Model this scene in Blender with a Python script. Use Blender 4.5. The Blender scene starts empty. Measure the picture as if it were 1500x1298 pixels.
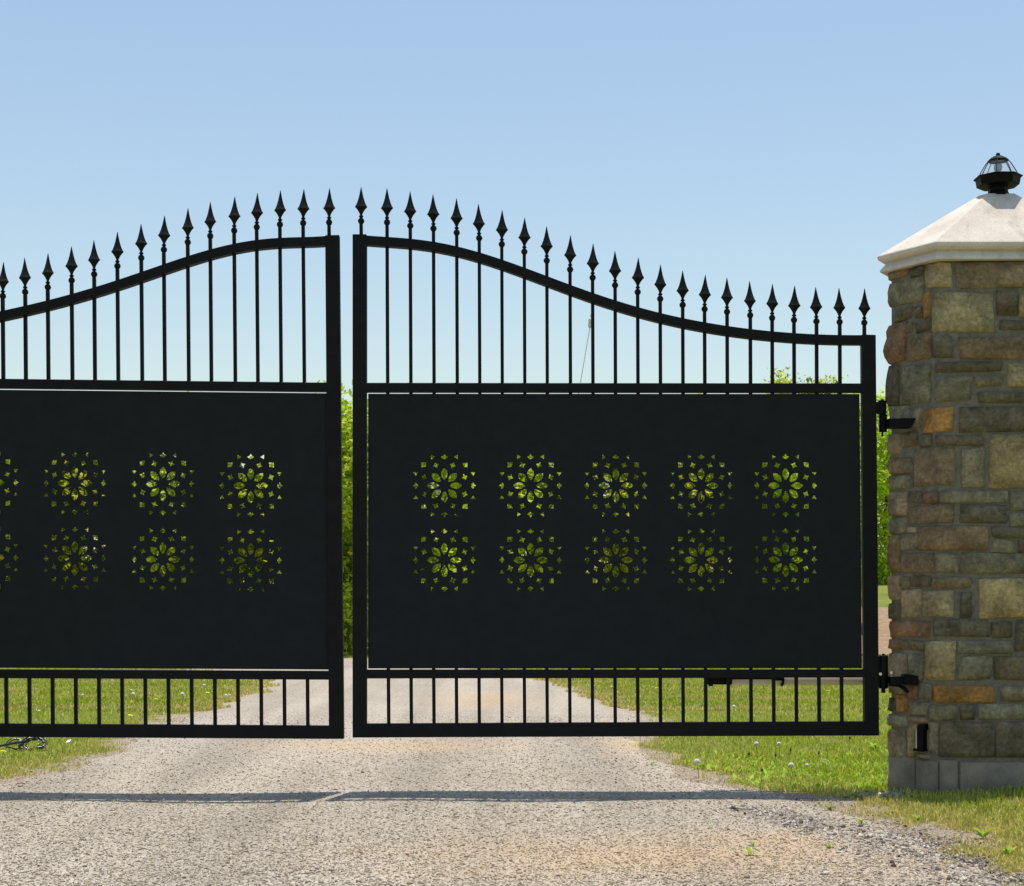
import bpy, bmesh, math, random
import numpy as np
from mathutils import Vector, noise as mnoise

rng = np.random.default_rng(7)
random.seed(7)
scene = bpy.context.scene
col = scene.collection
F = 2175.0        # focal length in photograph pixels
HY = 875.0        # horizon row
EYE = 1.0         # eye height

# ------------------------------------------------------------------ camera
cd = bpy.data.cameras.new('camera')
cam = bpy.data.objects.new('camera', cd)
col.objects.link(cam)
cam.location = (0, 0, EYE)
cam.rotation_euler = (math.radians(90), 0, 0)
cd.sensor_width = 36
cd.lens = F / 1500 * 36
cd.shift_y = (HY - 649) / 1500
cd.clip_start = 0.1
cd.clip_end = 3000
scene.camera = cam

# ------------------------------------------------------------------ light
SX, SY, SZ = 0.035, 0.125, 1.0            # towards the sun
sun_dir = Vector((SX, SY, SZ)).normalized()
elev = math.asin(sun_dir.z)
azim = math.atan2(sun_dir.x, sun_dir.y)
world = bpy.data.worlds.new('World')
scene.world = world
world.use_nodes = True
wn = world.node_tree
sky = wn.nodes.new('ShaderNodeTexSky')
sky.sky_type = 'NISHITA'
sky.sun_disc = False
sky.sun_elevation = elev
sky.sun_rotation = azim
sky.altitude = 0
sky.air_density = 1.5
sky.dust_density = 0.8
sky.ozone_density = 0.6
bg = wn.nodes['Background']
bg.inputs[1].default_value = 0.13
wn.links.new(sky.outputs[0], bg.inputs[0])
sl = bpy.data.lights.new('sun', 'SUN')
sl.energy = 4.4
sl.angle = math.radians(0.53)
sl.color = (1.0, 0.94, 0.85)
so = bpy.data.objects.new('sun', sl)
so.rotation_euler = sun_dir.to_track_quat('Z', 'Y').to_euler()
so.location = (0, 0, 20)
col.objects.link(so)
scene.view_settings.view_transform = 'Standard'
scene.view_settings.look = 'None'
scene.view_settings.gamma = 1
scene.view_settings.exposure = 0.12
scene.view_settings.use_curve_mapping = False

# ------------------------------------------------------------------ helpers
def wpos(o):
    v = Vector((0, 0, 0))
    while o is not None:
        v += o.location
        o = o.parent
    return v

def link(name, me, parent=None, origin=None):
    o = bpy.data.objects.new(name, me)
    col.objects.link(o)
    p = wpos(parent) if parent else Vector((0, 0, 0))
    o.parent = parent
    o.location = Vector(origin if origin is not None else p) - p
    return o

def obj(name, verts, faces, mat, parent=None, origin='c', smooth=False):
    """verts are given in world coordinates"""
    vs = [Vector(v) for v in verts]
    if origin == 'c':
        org = Vector(((min(v.x for v in vs) + max(v.x for v in vs)) / 2,
                      (min(v.y for v in vs) + max(v.y for v in vs)) / 2, min(v.z for v in vs)))
    else:
        org = Vector(origin)
    me = bpy.data.meshes.new(name)
    me.from_pydata([tuple(v - org) for v in vs], [], faces)
    bm = bmesh.new(); bm.from_mesh(me)
    bmesh.ops.recalc_face_normals(bm, faces=bm.faces)
    bm.to_mesh(me); bm.free()
    if smooth:
        me.polygons.foreach_set('use_smooth', [True] * len(me.polygons))
    me.materials.append(mat)
    return link(name, me, parent, org)

def np_mesh(name, V, loops, sizes, mat, kind=None, smooth=False, parent=None, attr=None):
    me = bpy.data.meshes.new(name)
    me.vertices.add(len(V))
    me.vertices.foreach_set('co', np.asarray(V, dtype=np.float32).ravel())
    me.loops.add(len(loops))
    me.loops.foreach_set('vertex_index', np.asarray(loops, dtype=np.int32))
    me.polygons.add(len(sizes))
    st = np.concatenate([[0], np.cumsum(sizes)[:-1]]).astype(np.int32)
    me.polygons.foreach_set('loop_start', st)
    me.polygons.foreach_set('loop_total', np.asarray(sizes, dtype=np.int32))
    if smooth:
        me.polygons.foreach_set('use_smooth', np.ones(len(sizes), dtype=bool))
    if attr:
        for k, a in attr.items():
            at = me.attributes.new(k, 'FLOAT', 'POINT')
            at.data.foreach_set('value', np.asarray(a, dtype=np.float32))
    me.update(calc_edges=True)
    me.materials.append(mat)
    if name is None:
        return me
    o = link(name, me, parent)
    if kind:
        o['kind'] = kind
    return o

def thing(name, loc, label, cat, group=None):
    o = bpy.data.objects.new(name, None)
    o.empty_display_size = 0.1
    col.objects.link(o)
    o.location = loc
    tag(o, label, cat, group)
    return o

def tag(o, label, cat, group=None):
    o['label'] = label
    o['category'] = cat
    if group:
        o['group'] = group

def copy_tree(o, parent=None):
    c = o.copy()
    col.objects.link(c)
    c.parent = parent
    for ch in list(o.children):
        copy_tree(ch, c)
    return c

class MB:
    def __init__(s): s.v = []; s.f = []
    def add(s, v, f):
        n = len(s.v); s.v += [tuple(a) for a in v]; s.f += [tuple(i + n for i in q) for q in f]
    def box(s, x0, x1, y0, y1, z0, z1):
        s.add([(x0, y0, z0), (x1, y0, z0), (x1, y1, z0), (x0, y1, z0), (x0, y0, z1), (x1, y0, z1), (x1, y1, z1), (x0, y1, z1)],
              [(0, 1, 2, 3), (4, 5, 6, 7), (0, 1, 5, 4), (1, 2, 6, 5), (2, 3, 7, 6), (3, 0, 4, 7)])
    def lathe(s, c, prof, n=12, sy=1.0, rot=0.0):
        v = []; f = []
        for r, z in prof:
            for k in range(n):
                a = rot + 2 * math.pi * k / n
                v.append((c[0] + r * math.cos(a), c[1] + sy * r * math.sin(a), c[2] + z))
        for i in range(len(prof) - 1):
            for k in range(n):
                f.append((i * n + k, i * n + (k + 1) % n, (i + 1) * n + (k + 1) % n, (i + 1) * n + k))
        f.append(tuple(range(n))); f.append(tuple((len(prof) - 1) * n + k for k in range(n)))
        s.add(v, f)
    def tube(s, pts, r, n=8):
        pts = [Vector(p) for p in pts]
        v = []; f = []
        up = Vector((0, 0, 1))
        for i, p in enumerate(pts):
            t = (pts[min(i + 1, len(pts) - 1)] - pts[max(i - 1, 0)]).normalized()
            a = t.cross(up)
            if a.length < 1e-3: a = t.cross(Vector((1, 0, 0)))
            a.normalize(); b = a.cross(t).normalized()
            rr = r[i] if isinstance(r, (list, tuple)) else r
            for k in range(n):
                th = 2 * math.pi * k / n
                v.append(p + a * (rr * math.cos(th)) + b * (rr * math.sin(th)))
        for i in range(len(pts) - 1):
            for k in range(n):
                f.append((i * n + k, i * n + (k + 1) % n, (i + 1) * n + (k + 1) % n, (i + 1) * n + k))
        f.append(tuple(range(n))); f.append(tuple((len(pts) - 1) * n + k for k in range(n)))
        s.add(v, f)
    def build(s, name, mat, parent=None, origin='c', smooth=False):
        return obj(name, s.v, s.f, mat, parent, origin, smooth)

def bevel(o, w=0.003, seg=2):
    m = o.modifiers.new('bevel', 'BEVEL'); m.width = w; m.segments = seg; m.limit_method = 'ANGLE'

# ---- node helpers
def new_mat(name):
    m = bpy.data.materials.new(name); m.use_nodes = True
    return m, m.node_tree, m.node_tree.nodes['Principled BSDF']

def ramp(nt, stops, src=None, interp='LINEAR'):
    r = nt.nodes.new('ShaderNodeValToRGB')
    r.color_ramp.interpolation = interp
    e = r.color_ramp.elements
    while len(e) < len(stops): e.new(0.5)
    for i, (p, c) in enumerate(stops):
        e[i].position = p
        e[i].color = (c[0], c[1], c[2], 1) if isinstance(c, (tuple, list)) else (c, c, c, 1)
    if src: nt.links.new(src, r.inputs[0])
    return r.outputs[0]

def tex(nt, kind, scale, vec=None, detail=2.0, **kw):
    n = nt.nodes.new('ShaderNodeTex' + kind)
    n.inputs['Scale'].default_value = scale
    if 'Detail' in n.inputs: n.inputs['Detail'].default_value = detail
    for k, v in kw.items():
        if k in n.inputs: n.inputs[k].default_value = v
        else: setattr(n, k, v)
    if vec is not None: nt.links.new(vec, n.inputs['Vector'])
    return n

def mix(nt, fac, a, b, blend='MIX'):
    n = nt.nodes.new('ShaderNodeMix'); n.data_type = 'RGBA'; n.blend_type = blend
    for sock, val in ((n.inputs[0], fac), (n.inputs[6], a), (n.inputs[7], b)):
        if hasattr(val, 'links') or hasattr(val, 'is_linked'): nt.links.new(val, sock)
        elif isinstance(val, (tuple, list)): sock.default_value = (*val[:3], 1)
        else: sock.default_value = val
    return n.outputs[2]

def math_n(nt, op, a, b=None):
    n = nt.nodes.new('ShaderNodeMath'); n.operation = op
    for i, v in enumerate((a, b)):
        if v is None: continue
        if hasattr(v, 'is_linked'): nt.links.new(v, n.inputs[i])
        else: n.inputs[i].default_value = v
    return n.outputs[0]

def bump(nt, bsdf, height, strength=0.4, dist=0.01):
    b = nt.nodes.new('ShaderNodeBump')
    b.inputs['Strength'].default_value = strength; b.inputs['Distance'].default_value = dist
    nt.links.new(height, b.inputs['Height']); nt.links.new(b.outputs[0], bsdf.inputs['Normal'])

def coords(nt):
    g = nt.nodes.new('ShaderNodeNewGeometry'); return g.outputs['Position']

# ------------------------------------------------------------------ materials
def metal(name, c, rough=0.45, spec=0.4, nz=0.25):
    m, nt, b = new_mat(name)
    p = coords(nt)
    n = tex(nt, 'Noise', 14, p, 5)
    colr = mix(nt, ramp(nt, [(0.35, 0.0), (0.75, 1.0)], n.outputs[0]), c, tuple(x * (1 + nz * 2) + 0.002 for x in c))
    nt.links.new(colr, b.inputs['Base Color'])
    n2 = tex(nt, 'Noise', 220, p, 2)
    nt.links.new(ramp(nt, [(0.2, rough - 0.08), (0.8, rough + 0.1)], n2.outputs[0]), b.inputs['Roughness'])
    b.inputs['Specular IOR Level'].default_value = spec
    bump(nt, b, n2.outputs[0], 0.05, 0.001)
    return m
M_frame = metal('black_paint', (0.0040, 0.0040, 0.0048), 0.55, 0.16)
M_panel = metal('panel_paint', (0.0092, 0.0118, 0.0140), 0.7, 0.18, 0.08)
M_iron = metal('black_iron', (0.0022, 0.0022, 0.0024), 0.5, 0.12)
M_grey = metal('actuator_grey', (0.68, 0.64, 0.54), 0.5, 0.4, 0.1)
M_steel, nt, b = new_mat('bright_steel')
b.inputs['Base Color'].default_value = (0.65, 0.65, 0.66, 1); b.inputs['Metallic'].default_value = 1; b.inputs['Roughness'].default_value = 0.3
M_rubber = metal('cable_rubber', (0.015, 0.015, 0.014), 0.25, 0.8)

# pillar stone: colour comes from each stone's own object colour
M_stone, nt, b = new_mat('pillar_stone')
oi = nt.nodes.new('ShaderNodeObjectInfo')
p = coords(nt)
add = nt.nodes.new('ShaderNodeVectorMath'); add.operation = 'MULTIPLY_ADD'
nt.links.new(p, add.inputs[0]); add.inputs[1].default_value = (1, 1, 1)
cmb = nt.nodes.new('ShaderNodeCombineXYZ')
rs = math_n(nt, 'MULTIPLY', oi.outputs['Random'], 37.0)
nt.links.new(rs, cmb.inputs[0]); nt.links.new(rs, cmb.inputs[2]); nt.links.new(cmb.outputs[0], add.inputs[2])
q = add.outputs[0]
big = tex(nt, 'Noise', 9, q, 6, Roughness=0.65)
fine = tex(nt, 'Noise', 46, q, 8, Roughness=0.75)
st_map = nt.nodes.new('ShaderNodeMapping'); st_map.inputs['Scale'].default_value = (1, 1, 4.5)
nt.links.new(q, st_map.inputs['Vector'])
strat = tex(nt, 'Noise', 16, st_map.outputs[0], 5, Roughness=0.6)
c1 = mix(nt, 1.0, oi.outputs['Color'], ramp(nt, [(0.28, 0.50), (0.5, 1.0), (0.72, 1.6)], big.outputs[0]), 'MULTIPLY')
c2 = mix(nt, ramp(nt, [(0.55, 0.0), (0.72, 0.55)], strat.outputs[0]), c1, (0.21, 0.13, 0.055))
c3 = mix(nt, ramp(nt, [(0.58, 0.0), (0.75, 0.5)], tex(nt, 'Noise', 22, q, 4).outputs[0]), c2, (0.22, 0.215, 0.195))
c4 = mix(nt, 1.0, c3, ramp(nt, [(0.3, 0.55), (0.5, 1.0), (0.7, 1.5)], fine.outputs[0]), 'MULTIPLY')
nt.links.new(c4, b.inputs['Base Color'])
b.inputs['Roughness'].default_value = 0.9
b.inputs['Specular IOR Level'].default_value = 0.2
hh = mix(nt, 0.55, mix(nt, 0.5, big.outputs[0], strat.outputs[0]), fine.outputs[0])
bump(nt, b, hh, 1.0, 0.02)

def rough_mat(name, c0, c1, scale=20, bs=0.6, bd=0.006, rough=0.92, fine_scale=160):
    m, nt, b = new_mat(name)
    p = coords(nt)
    n = tex(nt, 'Noise', scale, p, 6, Roughness=0.65)
    f = tex(nt, 'Noise', fine_scale, p, 5, Roughness=0.7)
    c = mix(nt, ramp(nt, [(0.35, 0.0), (0.68, 1.0)], n.outputs[0]), c0, c1)
    c = mix(nt, 1.0, c, ramp(nt, [(0.3, 0.8), (0.7, 1.2)], f.outputs[0]), 'MULTIPLY')
    nt.links.new(c, b.inputs['Base Color'])
    b.inputs['Roughness'].default_value = rough
    b.inputs['Specular IOR Level'].default_value = 0.2
    bump(nt, b, mix(nt, 0.5, n.outputs[0], f.outputs[0]), bs, bd)
    return m
M_mortar = rough_mat('mortar', (0.165, 0.152, 0.120), (0.255, 0.232, 0.182), 30, 1.0, 0.01)
M_footing = rough_mat('footing_concrete', (0.18, 0.155, 0.115), (0.33, 0.27, 0.19), 5, 0.9, 0.010)
M_cap = rough_mat('cap_limestone', (0.56, 0.49, 0.42), (0.72, 0.64, 0.56), 4, 0.3, 0.004, 0.8)
M_bark = rough_mat('bark', (0.06, 0.045, 0.03), (0.12, 0.10, 0.075), 30, 0.8, 0.01)
M_soil = rough_mat('soil', (0.26, 0.17, 0.10), (0.40, 0.28, 0.18), 8, 0.8, 0.03)

# gravel sheet
def gravel_material():
    m, nt, b = new_mat('gravel')
    p = coords(nt)
    v = tex(nt, 'Voronoi', 105, p)
    v2 = tex(nt, 'Voronoi', 48, p)
    sep = nt.nodes.new('ShaderNodeSeparateColor'); nt.links.new(v.outputs['Color'], sep.inputs[0])
    stone = ramp(nt, [(0.0, (0.09, 0.075, 0.055)), (0.08, (0.21, 0.175, 0.135)), (0.3, (0.335, 0.270, 0.190)),
                      (0.7, (0.400, 0.330, 0.238)), (0.93, (0.42, 0.37, 0.30)), (1.0, (0.56, 0.51, 0.44))], sep.outputs[0])
    dark = ramp(nt, [(0.0, 1.0), (0.5, 0.98), (0.9, 0.72)], v.outputs['Distance'])
    c = mix(nt, 1.0, stone, dark, 'MULTIPLY')
    large = tex(nt, 'Noise', 0.7, p, 6, Roughness=0.6)
    c = mix(nt, 1.0, c, ramp(nt, [(0.3, 0.93), (0.7, 1.05)], large.outputs[0]), 'MULTIPLY')
    sm = nt.nodes.new('ShaderNodeMapping'); sm.inputs['Scale'].default_value = (2.2, 0.16, 1); nt.links.new(p, sm.inputs['Vector'])
    c = mix(nt, 1.0, c, ramp(nt, [(0.35, 0.86), (0.6, 1.12)], tex(nt, 'Noise', 1.0, sm.outputs[0], 4).outputs[0]), 'MULTIPLY')
    c = mix(nt, sand_factor(nt, p), c, mix(nt, 0.45, (0.50, 0.335, 0.185), c))
    nt.links.new(c, b.inputs['Base Color'])
    b.inputs['Roughness'].default_value = 0.95
    b.inputs['Specular IOR Level'].default_value = 0.15
    h = mix(nt, 0.5, ramp(nt, [(0.0, 1.0), (0.6, 0.0)], v.outputs['Distance']), ramp(nt, [(0.0, 1.0), (0.6, 0.0)], v2.outputs['Distance']))
    bump(nt, b, h, 0.7, 0.006)
    return m

SAND = [(0.62, 5.75, 1.25, 0.62), (-0.75, 9.95, 0.95, 0.55), (1.1, 6.15, 0.5, 0.35), (0.9, 10.0, 0.35, 0.8), (-0.25, 14.5, 0.6, 1.2)]
def sand_factor(nt, p):
    """worn sandy patches in the drive, each an ellipse with a ragged edge"""
    nz = tex(nt, 'Noise', 2.2, p, 7, Roughness=0.65)
    total = None
    for (x, y, rx, ry) in SAND:
        m = nt.nodes.new('ShaderNodeMapping'); m.vector_type = 'POINT'
        m.inputs['Location'].default_value = (-x / rx, -y / ry, 0)
        m.inputs['Scale'].default_value = (1 / rx, 1 / ry, 0)
        nt.links.new(p, m.inputs['Vector'])
        ln = nt.nodes.new('ShaderNodeVectorMath'); ln.operation = 'LENGTH'
        nt.links.new(m.outputs[0], ln.inputs[0])
        s = math_n(nt, 'ADD', ln.outputs['Value'], math_n(nt, 'MULTIPLY', nz.outputs[0], 1.5))
        f = ramp(nt, [(0.36, 0.85), (0.82, 0.0)], math_n(nt, 'MULTIPLY', s, 0.4))
        total = f if total is None else math_n(nt, 'MAXIMUM', total, f)
    return total
M_gravel = gravel_material()

def pebble_material(name, stops, sandy=True):
    m, nt, b = new_mat(name)
    g = nt.nodes.new('ShaderNodeNewGeometry')
    c = ramp(nt, stops, g.outputs['Random Per Island'])
    if sandy:
        c = mix(nt, sand_factor(nt, g.outputs['Position']), c, mix(nt, 0.5, (0.50, 0.335, 0.185), c))
    n = tex(nt, 'Noise', 300, g.outputs['Position'], 3)
    c = mix(nt, 1.0, c, ramp(nt, [(0.3, 0.8), (0.7, 1.15)], n.outputs[0]), 'MULTIPLY')
    nt.links.new(c, b.inputs['Base Color'])
    b.inputs['Roughness'].default_value = 0.9
    b.inputs['Specular IOR Level'].default_value = 0.2
    return m
M_pebble = pebble_material('pebble', [(0.0, (0.08, 0.068, 0.055)), (0.10, (0.26, 0.215, 0.155)), (0.35, (0.375, 0.305, 0.218)),
                                      (0.7, (0.445, 0.372, 0.270)), (0.95, (0.50, 0.445, 0.37)), (1.0, (0.66, 0.61, 0.53))])
M_crushed = pebble_material('crushed_stone', [(0.0, (0.04, 0.036, 0.03)), (0.3, (0.19, 0.165, 0.14)), (0.7, (0.36, 0.32, 0.27)), (1.0, (0.55, 0.50, 0.44))], False)

# grass: 'dry' attribute runs from fresh green to straw
M_grass, nt, b = new_mat('grass_blades')
g = nt.nodes.new('ShaderNodeNewGeometry')
at = nt.nodes.new('ShaderNodeAttribute'); at.attribute_name = 'dry'
patch = tex(nt, 'Noise', 1.3, g.outputs['Position'], 4)
green = ramp(nt, [(0.0, (0.20, 0.29, 0.012)), (0.5, (0.42, 0.54, 0.022)), (0.85, (0.60, 0.66, 0.05)), (1.0, (0.62, 0.58, 0.25))], g.outputs['Random Per Island'])
straw = ramp(nt, [(0.0, (0.44, 0.38, 0.06)), (0.5, (0.66, 0.55, 0.15)), (1.0, (0.80, 0.68, 0.36))], g.outputs['Random Per Island'])
c = mix(nt, at.outputs['Fac'], green, straw)
mot = tex(nt, 'Noise', 11, g.outputs['Position'], 5, Roughness=0.7)
c = mix(nt, 1.0, c, ramp(nt, [(0.3, (0.60, 0.66, 0.55)), (0.5, (1.0, 1.0, 1.0)), (0.68, (1.22, 1.15, 1.0))], mot.outputs[0]), 'MULTIPLY')
c = mix(nt, ramp(nt, [(0.42, 0.0), (0.7, 0.18)], patch.outputs[0]), c, straw)
nt.links.new(c, b.inputs['Base Color'])
b.inputs['Roughness'].default_value = 0.55
b.inputs['Specular IOR Level'].default_value = 0.3
tr = nt.nodes.new('ShaderNodeBsdfTranslucent'); nt.links.new(c, tr.inputs['Color'])
ms = nt.nodes.new('ShaderNodeMixShader'); ms.inputs[0].default_value = 0.42
nt.links.new(b.outputs[0], ms.inputs[1]); nt.links.new(tr.outputs[0], ms.inputs[2])
nt.links.new(ms.outputs[0], nt.nodes['Material Output'].inputs['Surface'])

M_lawn, nt, b = new_mat('lawn_ground')
p = coords(nt)
n = tex(nt, 'Noise', 1.6, p, 6); f = tex(nt, 'Noise', 60, p, 5, Roughness=0.7)
c = mix(nt, ramp(nt, [(0.35, 0.0), (0.7, 1.0)], n.outputs[0]), (0.17, 0.22, 0.03), (0.30, 0.29, 0.08))
c = mix(nt, 1.0, c, ramp(nt, [(0.3, 0.6), (0.7, 1.3)], f.outputs[0]), 'MULTIPLY')
va = nt.nodes.new('ShaderNodeAttribute'); va.attribute_name = 'verge'
pv = tex(nt, 'Voronoi', 85, p); sp = nt.nodes.new('ShaderNodeSeparateColor'); nt.links.new(pv.outputs['Color'], sp.inputs[0])
grit = ramp(nt, [(0.0, (0.12, 0.09, 0.06)), (0.3, (0.34, 0.27, 0.19)), (0.8, (0.46, 0.37, 0.27)), (1.0, (0.58, 0.49, 0.38))], sp.outputs[0])
vf = math_n(nt, 'ADD', va.outputs['Fac'], math_n(nt, 'MULTIPLY', math_n(nt, 'SUBTRACT', tex(nt, 'Noise', 9, p, 5).outputs[0], 0.5), 1.4))
c = mix(nt, ramp(nt, [(0.2, 0.0), (0.7, 1.0)], vf), c, grit)
nt.links.new(c, b.inputs['Base Color']); b.inputs['Roughness'].default_value = 1
b.inputs['Specular IOR Level'].default_value = 0.05
bump(nt, b, f.outputs[0], 1.0, 0.03)

def leaf_material(name, stops, trans=0.4):
    m, nt, b = new_mat(name)
    g = nt.nodes.new('ShaderNodeNewGeometry')
    oi = nt.nodes.new('ShaderNodeObjectInfo')
    c = ramp(nt, stops, g.outputs['Random Per Island'])
    hv = nt.nodes.new('ShaderNodeHueSaturation')
    nt.links.new(c, hv.inputs['Color'])
    nt.links.new(math_n(nt, 'ADD', math_n(nt, 'MULTIPLY', oi.outputs['Random'], 0.025), 0.490), hv.inputs['Hue'])
    nt.links.new(math_n(nt, 'ADD', math_n(nt, 'MULTIPLY', oi.outputs['Random'], 0.35), 0.85), hv.inputs['Value'])
    c = hv.outputs[0]
    nt.links.new(c, b.inputs['Base Color'])
    b.inputs['Roughness'].default_value = 0.5
    b.inputs['Specular IOR Level'].default_value = 0.15
    tr = nt.nodes.new('ShaderNodeBsdfTranslucent'); nt.links.new(c, tr.inputs['Color'])
    ms = nt.nodes.new('ShaderNodeMixShader'); ms.inputs[0].default_value = trans
    nt.links.new(b.outputs[0], ms.inputs[1]); nt.links.new(tr.outputs[0], ms.inputs[2])
    nt.links.new(ms.outputs[0], nt.nodes['Material Output'].inputs['Surface'])
    return m
M_leaf = leaf_material('hedge_leaf', [(0.0, (0.26, 0.38, 0.02)), (0.5, (0.56, 0.67, 0.03)), (1.0, (0.80, 0.80, 0.07))], 0.5)
M_leaf2 = leaf_material('yellow_leaf', [(0.0, (0.28, 0.38, 0.02)), (0.6, (0.52, 0.58, 0.04)), (1.0, (0.70, 0.64, 0.08))], 0.5)
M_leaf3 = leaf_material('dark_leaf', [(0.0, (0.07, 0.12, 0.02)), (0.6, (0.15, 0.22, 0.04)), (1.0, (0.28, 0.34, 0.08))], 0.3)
M_weed = leaf_material('weed_leaf', [(0.0, (0.22, 0.34, 0.015)), (0.5, (0.34, 0.50, 0.03)), (1.0, (0.48, 0.60, 0.08))], 0.4)
M_stem = rough_mat('flower_stem', (0.18, 0.22, 0.05), (0.30, 0.30, 0.10), 40)
M_yellow = rough_mat('yellow_petal', (0.75, 0.62, 0.01), (0.85, 0.75, 0.02), 40, 0.1)
M_puff = rough_mat('seed_puff', (0.80, 0.78, 0.72), (0.90, 0.88, 0.84), 60, 0.1)
M_brownbud = rough_mat('dark_bud', (0.05, 0.035, 0.02), (0.10, 0.07, 0.04), 60, 0.1)

# ------------------------------------------------------------------ terrain
ST = [((-2.75, -6), (2.6, -6)), ((-2.75, 4), (2.0, 4)), ((-2.75, 5.24), (1.82, 5.24)), ((-2.75, 6.3), (1.70, 6.3)), ((-2.75, 6.8), (1.55, 6.8)),
      ((-2.76, 7.4), (1.37, 7.4)), ((-2.72, 7.8), (1.11, 7.8)), ((-2.64, 8.4), (0.92, 8.4)), ((-2.58, 9.3), (0.88, 9.3)),
      ((-2.62, 10.4), (0.90, 10.4)), ((-2.74, 12.9), (1.05, 12.9)), ((-2.62, 15.6), (0.72, 15.6)), ((-3.0, 18.2), (0.16, 18.2)),
      ((-4.0, 20.2), (-0.6, 21.0)), ((-6.0, 21.6), (-1.6, 23.8)), ((-10.0, 22.6), (-5.0, 26.0)), ((-30.0, 24.0), (-30.0, 28.0))]
POLY = np.array([s[0] for s in ST] + [s[1] for s in ST[::-1]], dtype=float)

def sstep(a, b, x):
    t = np.clip((x - a) / (b - a), 0, 1); return t * t * (3 - 2 * t)

def height(x, y):
    x = np.asarray(x, dtype=float); y = np.asarray(y, dtype=float)
    h = 1.32 * sstep(26.5, 38, y)
    h = h + 0.055 * sstep(2.05, 2.7, x) * sstep(4.5, 6.5, y) * (1 - sstep(9, 12, y))
    h = h + 0.010 * np.sin(1.7 * x + 0.6 * y) * np.sin(1.3 * y - 0.4 * x) + 0.005 * np.sin(4.1 * x + 1) * np.sin(3.3 * y)
    return h

def edge_dist(x, y):
    """distance to the drive's edge, negative inside the drive"""
    x = np.asarray(x, float); y = np.asarray(y, float)
    d2 = np.full(x.shape, 1e9); inside = np.zeros(x.shape, bool)
    n = len(POLY)
    for i in range(n):
        x0, y0 = POLY[i]; x1, y1 = POLY[(i + 1) % n]
        dx, dy = x1 - x0, y1 - y0
        t = np.clip(((x - x0) * dx + (y - y0) * dy) / (dx * dx + dy * dy), 0, 1)
        d2 = np.minimum(d2, (x - x0 - t * dx) ** 2 + (y - y0 - t * dy) ** 2)
        cond = ((y0 > y) != (y1 > y)) & (x < (x1 - x0) * (y - y0) / (y1 - y0 + 1e-12) + x0)
        inside ^= cond
    d = np.sqrt(d2)
    return np.where(inside, -d, d)

def wob(x, y):
    return 0.09 * np.sin(3.1 * x + 1.7 * y) + 0.07 * np.sin(5.3 * y - 2.2 * x + 1) + 0.05 * np.sin(9.7 * x + 8.1 * y) + 0.03 * np.sin(21 * x - 17 * y)

def grid_mesh(name, X, Y, mat, dz=0.0, zf=height):
    V = []
    for yy in Y:
        zz = zf(X, np.full(len(X), yy)) + dz
        V.append(np.stack([X, np.full(len(X), yy), zz], 1))
    V = np.concatenate(V)
    nx, ny = len(X), len(Y)
    i = np.arange((nx - 1)); j = np.arange(ny - 1)
    I, J = np.meshgrid(i, j)
    a = (J * nx + I).ravel()
    loops = np.stack([a, a + 1, a + nx + 1, a + nx], 1).ravel()
    return np_mesh(name, V, loops, np.full(len(a), 4), mat, 'structure', True)

lawn = grid_mesh('lawn', np.concatenate([[-900, -300, -100, -40], np.arange(-20, -4.01, 0.4), np.arange(-4, 4.01, 0.06), np.arange(4.4, 20.01, 0.4), [40, 100, 300, 900]]),
                 np.concatenate([[-300, -60, -20], np.arange(-6, 3.9, 0.4), np.arange(4, 19.95, 0.07), np.arange(20, 42.01, 0.3), [60, 100, 300, 900, 1800]]), M_lawn)
_n = len(lawn.data.vertices); _co = np.zeros(_n * 3, np.float32); lawn.data.vertices.foreach_get('co', _co); _co = _co.reshape(-1, 3)
_at = lawn.data.attributes.new('verge', 'FLOAT', 'POINT')
_at.data.foreach_set('value', np.clip(1 - (edge_dist(_co[:, 0], _co[:, 1]) + wob(_co[:, 0], _co[:, 1])) / 0.30, 0, 1).astype(np.float32))
lawn['label'] = 'mown green lawn with dandelions on both sides of the drive'

# driveway sheet
def build_drive():
    L = np.array([s[0] for s in ST], float); R = np.array([s[1] for s in ST], float)
    rows = []
    for i in range(len(ST) - 1):
        n = max(2, int(max(np.linalg.norm(L[i + 1] - L[i]), np.linalg.norm(R[i + 1] - R[i])) / 0.06))
        for t in np.linspace(0, 1, n, endpoint=False):
            rows.append((L[i] * (1 - t) + L[i + 1] * t, R[i] * (1 - t) + R[i + 1] * t))
    nc = 50; V = []
    for (l, r) in rows:
        l = l + np.array([0.5 * wob(l[0], l[1]), 0]); r = r + np.array([0.5 * wob(r[0] + 3, r[1]), 0])
        t = np.linspace(0, 1, nc)[:, None]
        P = l * (1 - t) + r * t
        e = np.minimum(np.arange(nc), nc - 1 - np.arange(nc))
        z = height(P[:, 0], P[:, 1]) + np.where(e == 0, -0.004, 0.006) 
        V.append(np.column_stack([P, z]))
    V = np.concatenate(V); ny = len(rows)
    I, J = np.meshgrid(np.arange(nc - 1), np.arange(ny - 1)); a = (J * nc + I).ravel()
    loops = np.stack([a, a + 1, a + nc + 1, a + nc], 1).ravel()
    o = np_mesh('gravel_driveway', V, loops, np.full(len(a), 4), M_gravel, 'structure', True)
    o['label'] = 'pale gravel driveway with sandy patches passing under the gate'
build_drive()
grid_mesh('soil_bed', np.arange(5.2, 13, 0.3), np.arange(25.6, 33.0, 0.3), M_soil, 0.02)['label'] = 'bare brown soil strip behind the gate'

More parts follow.
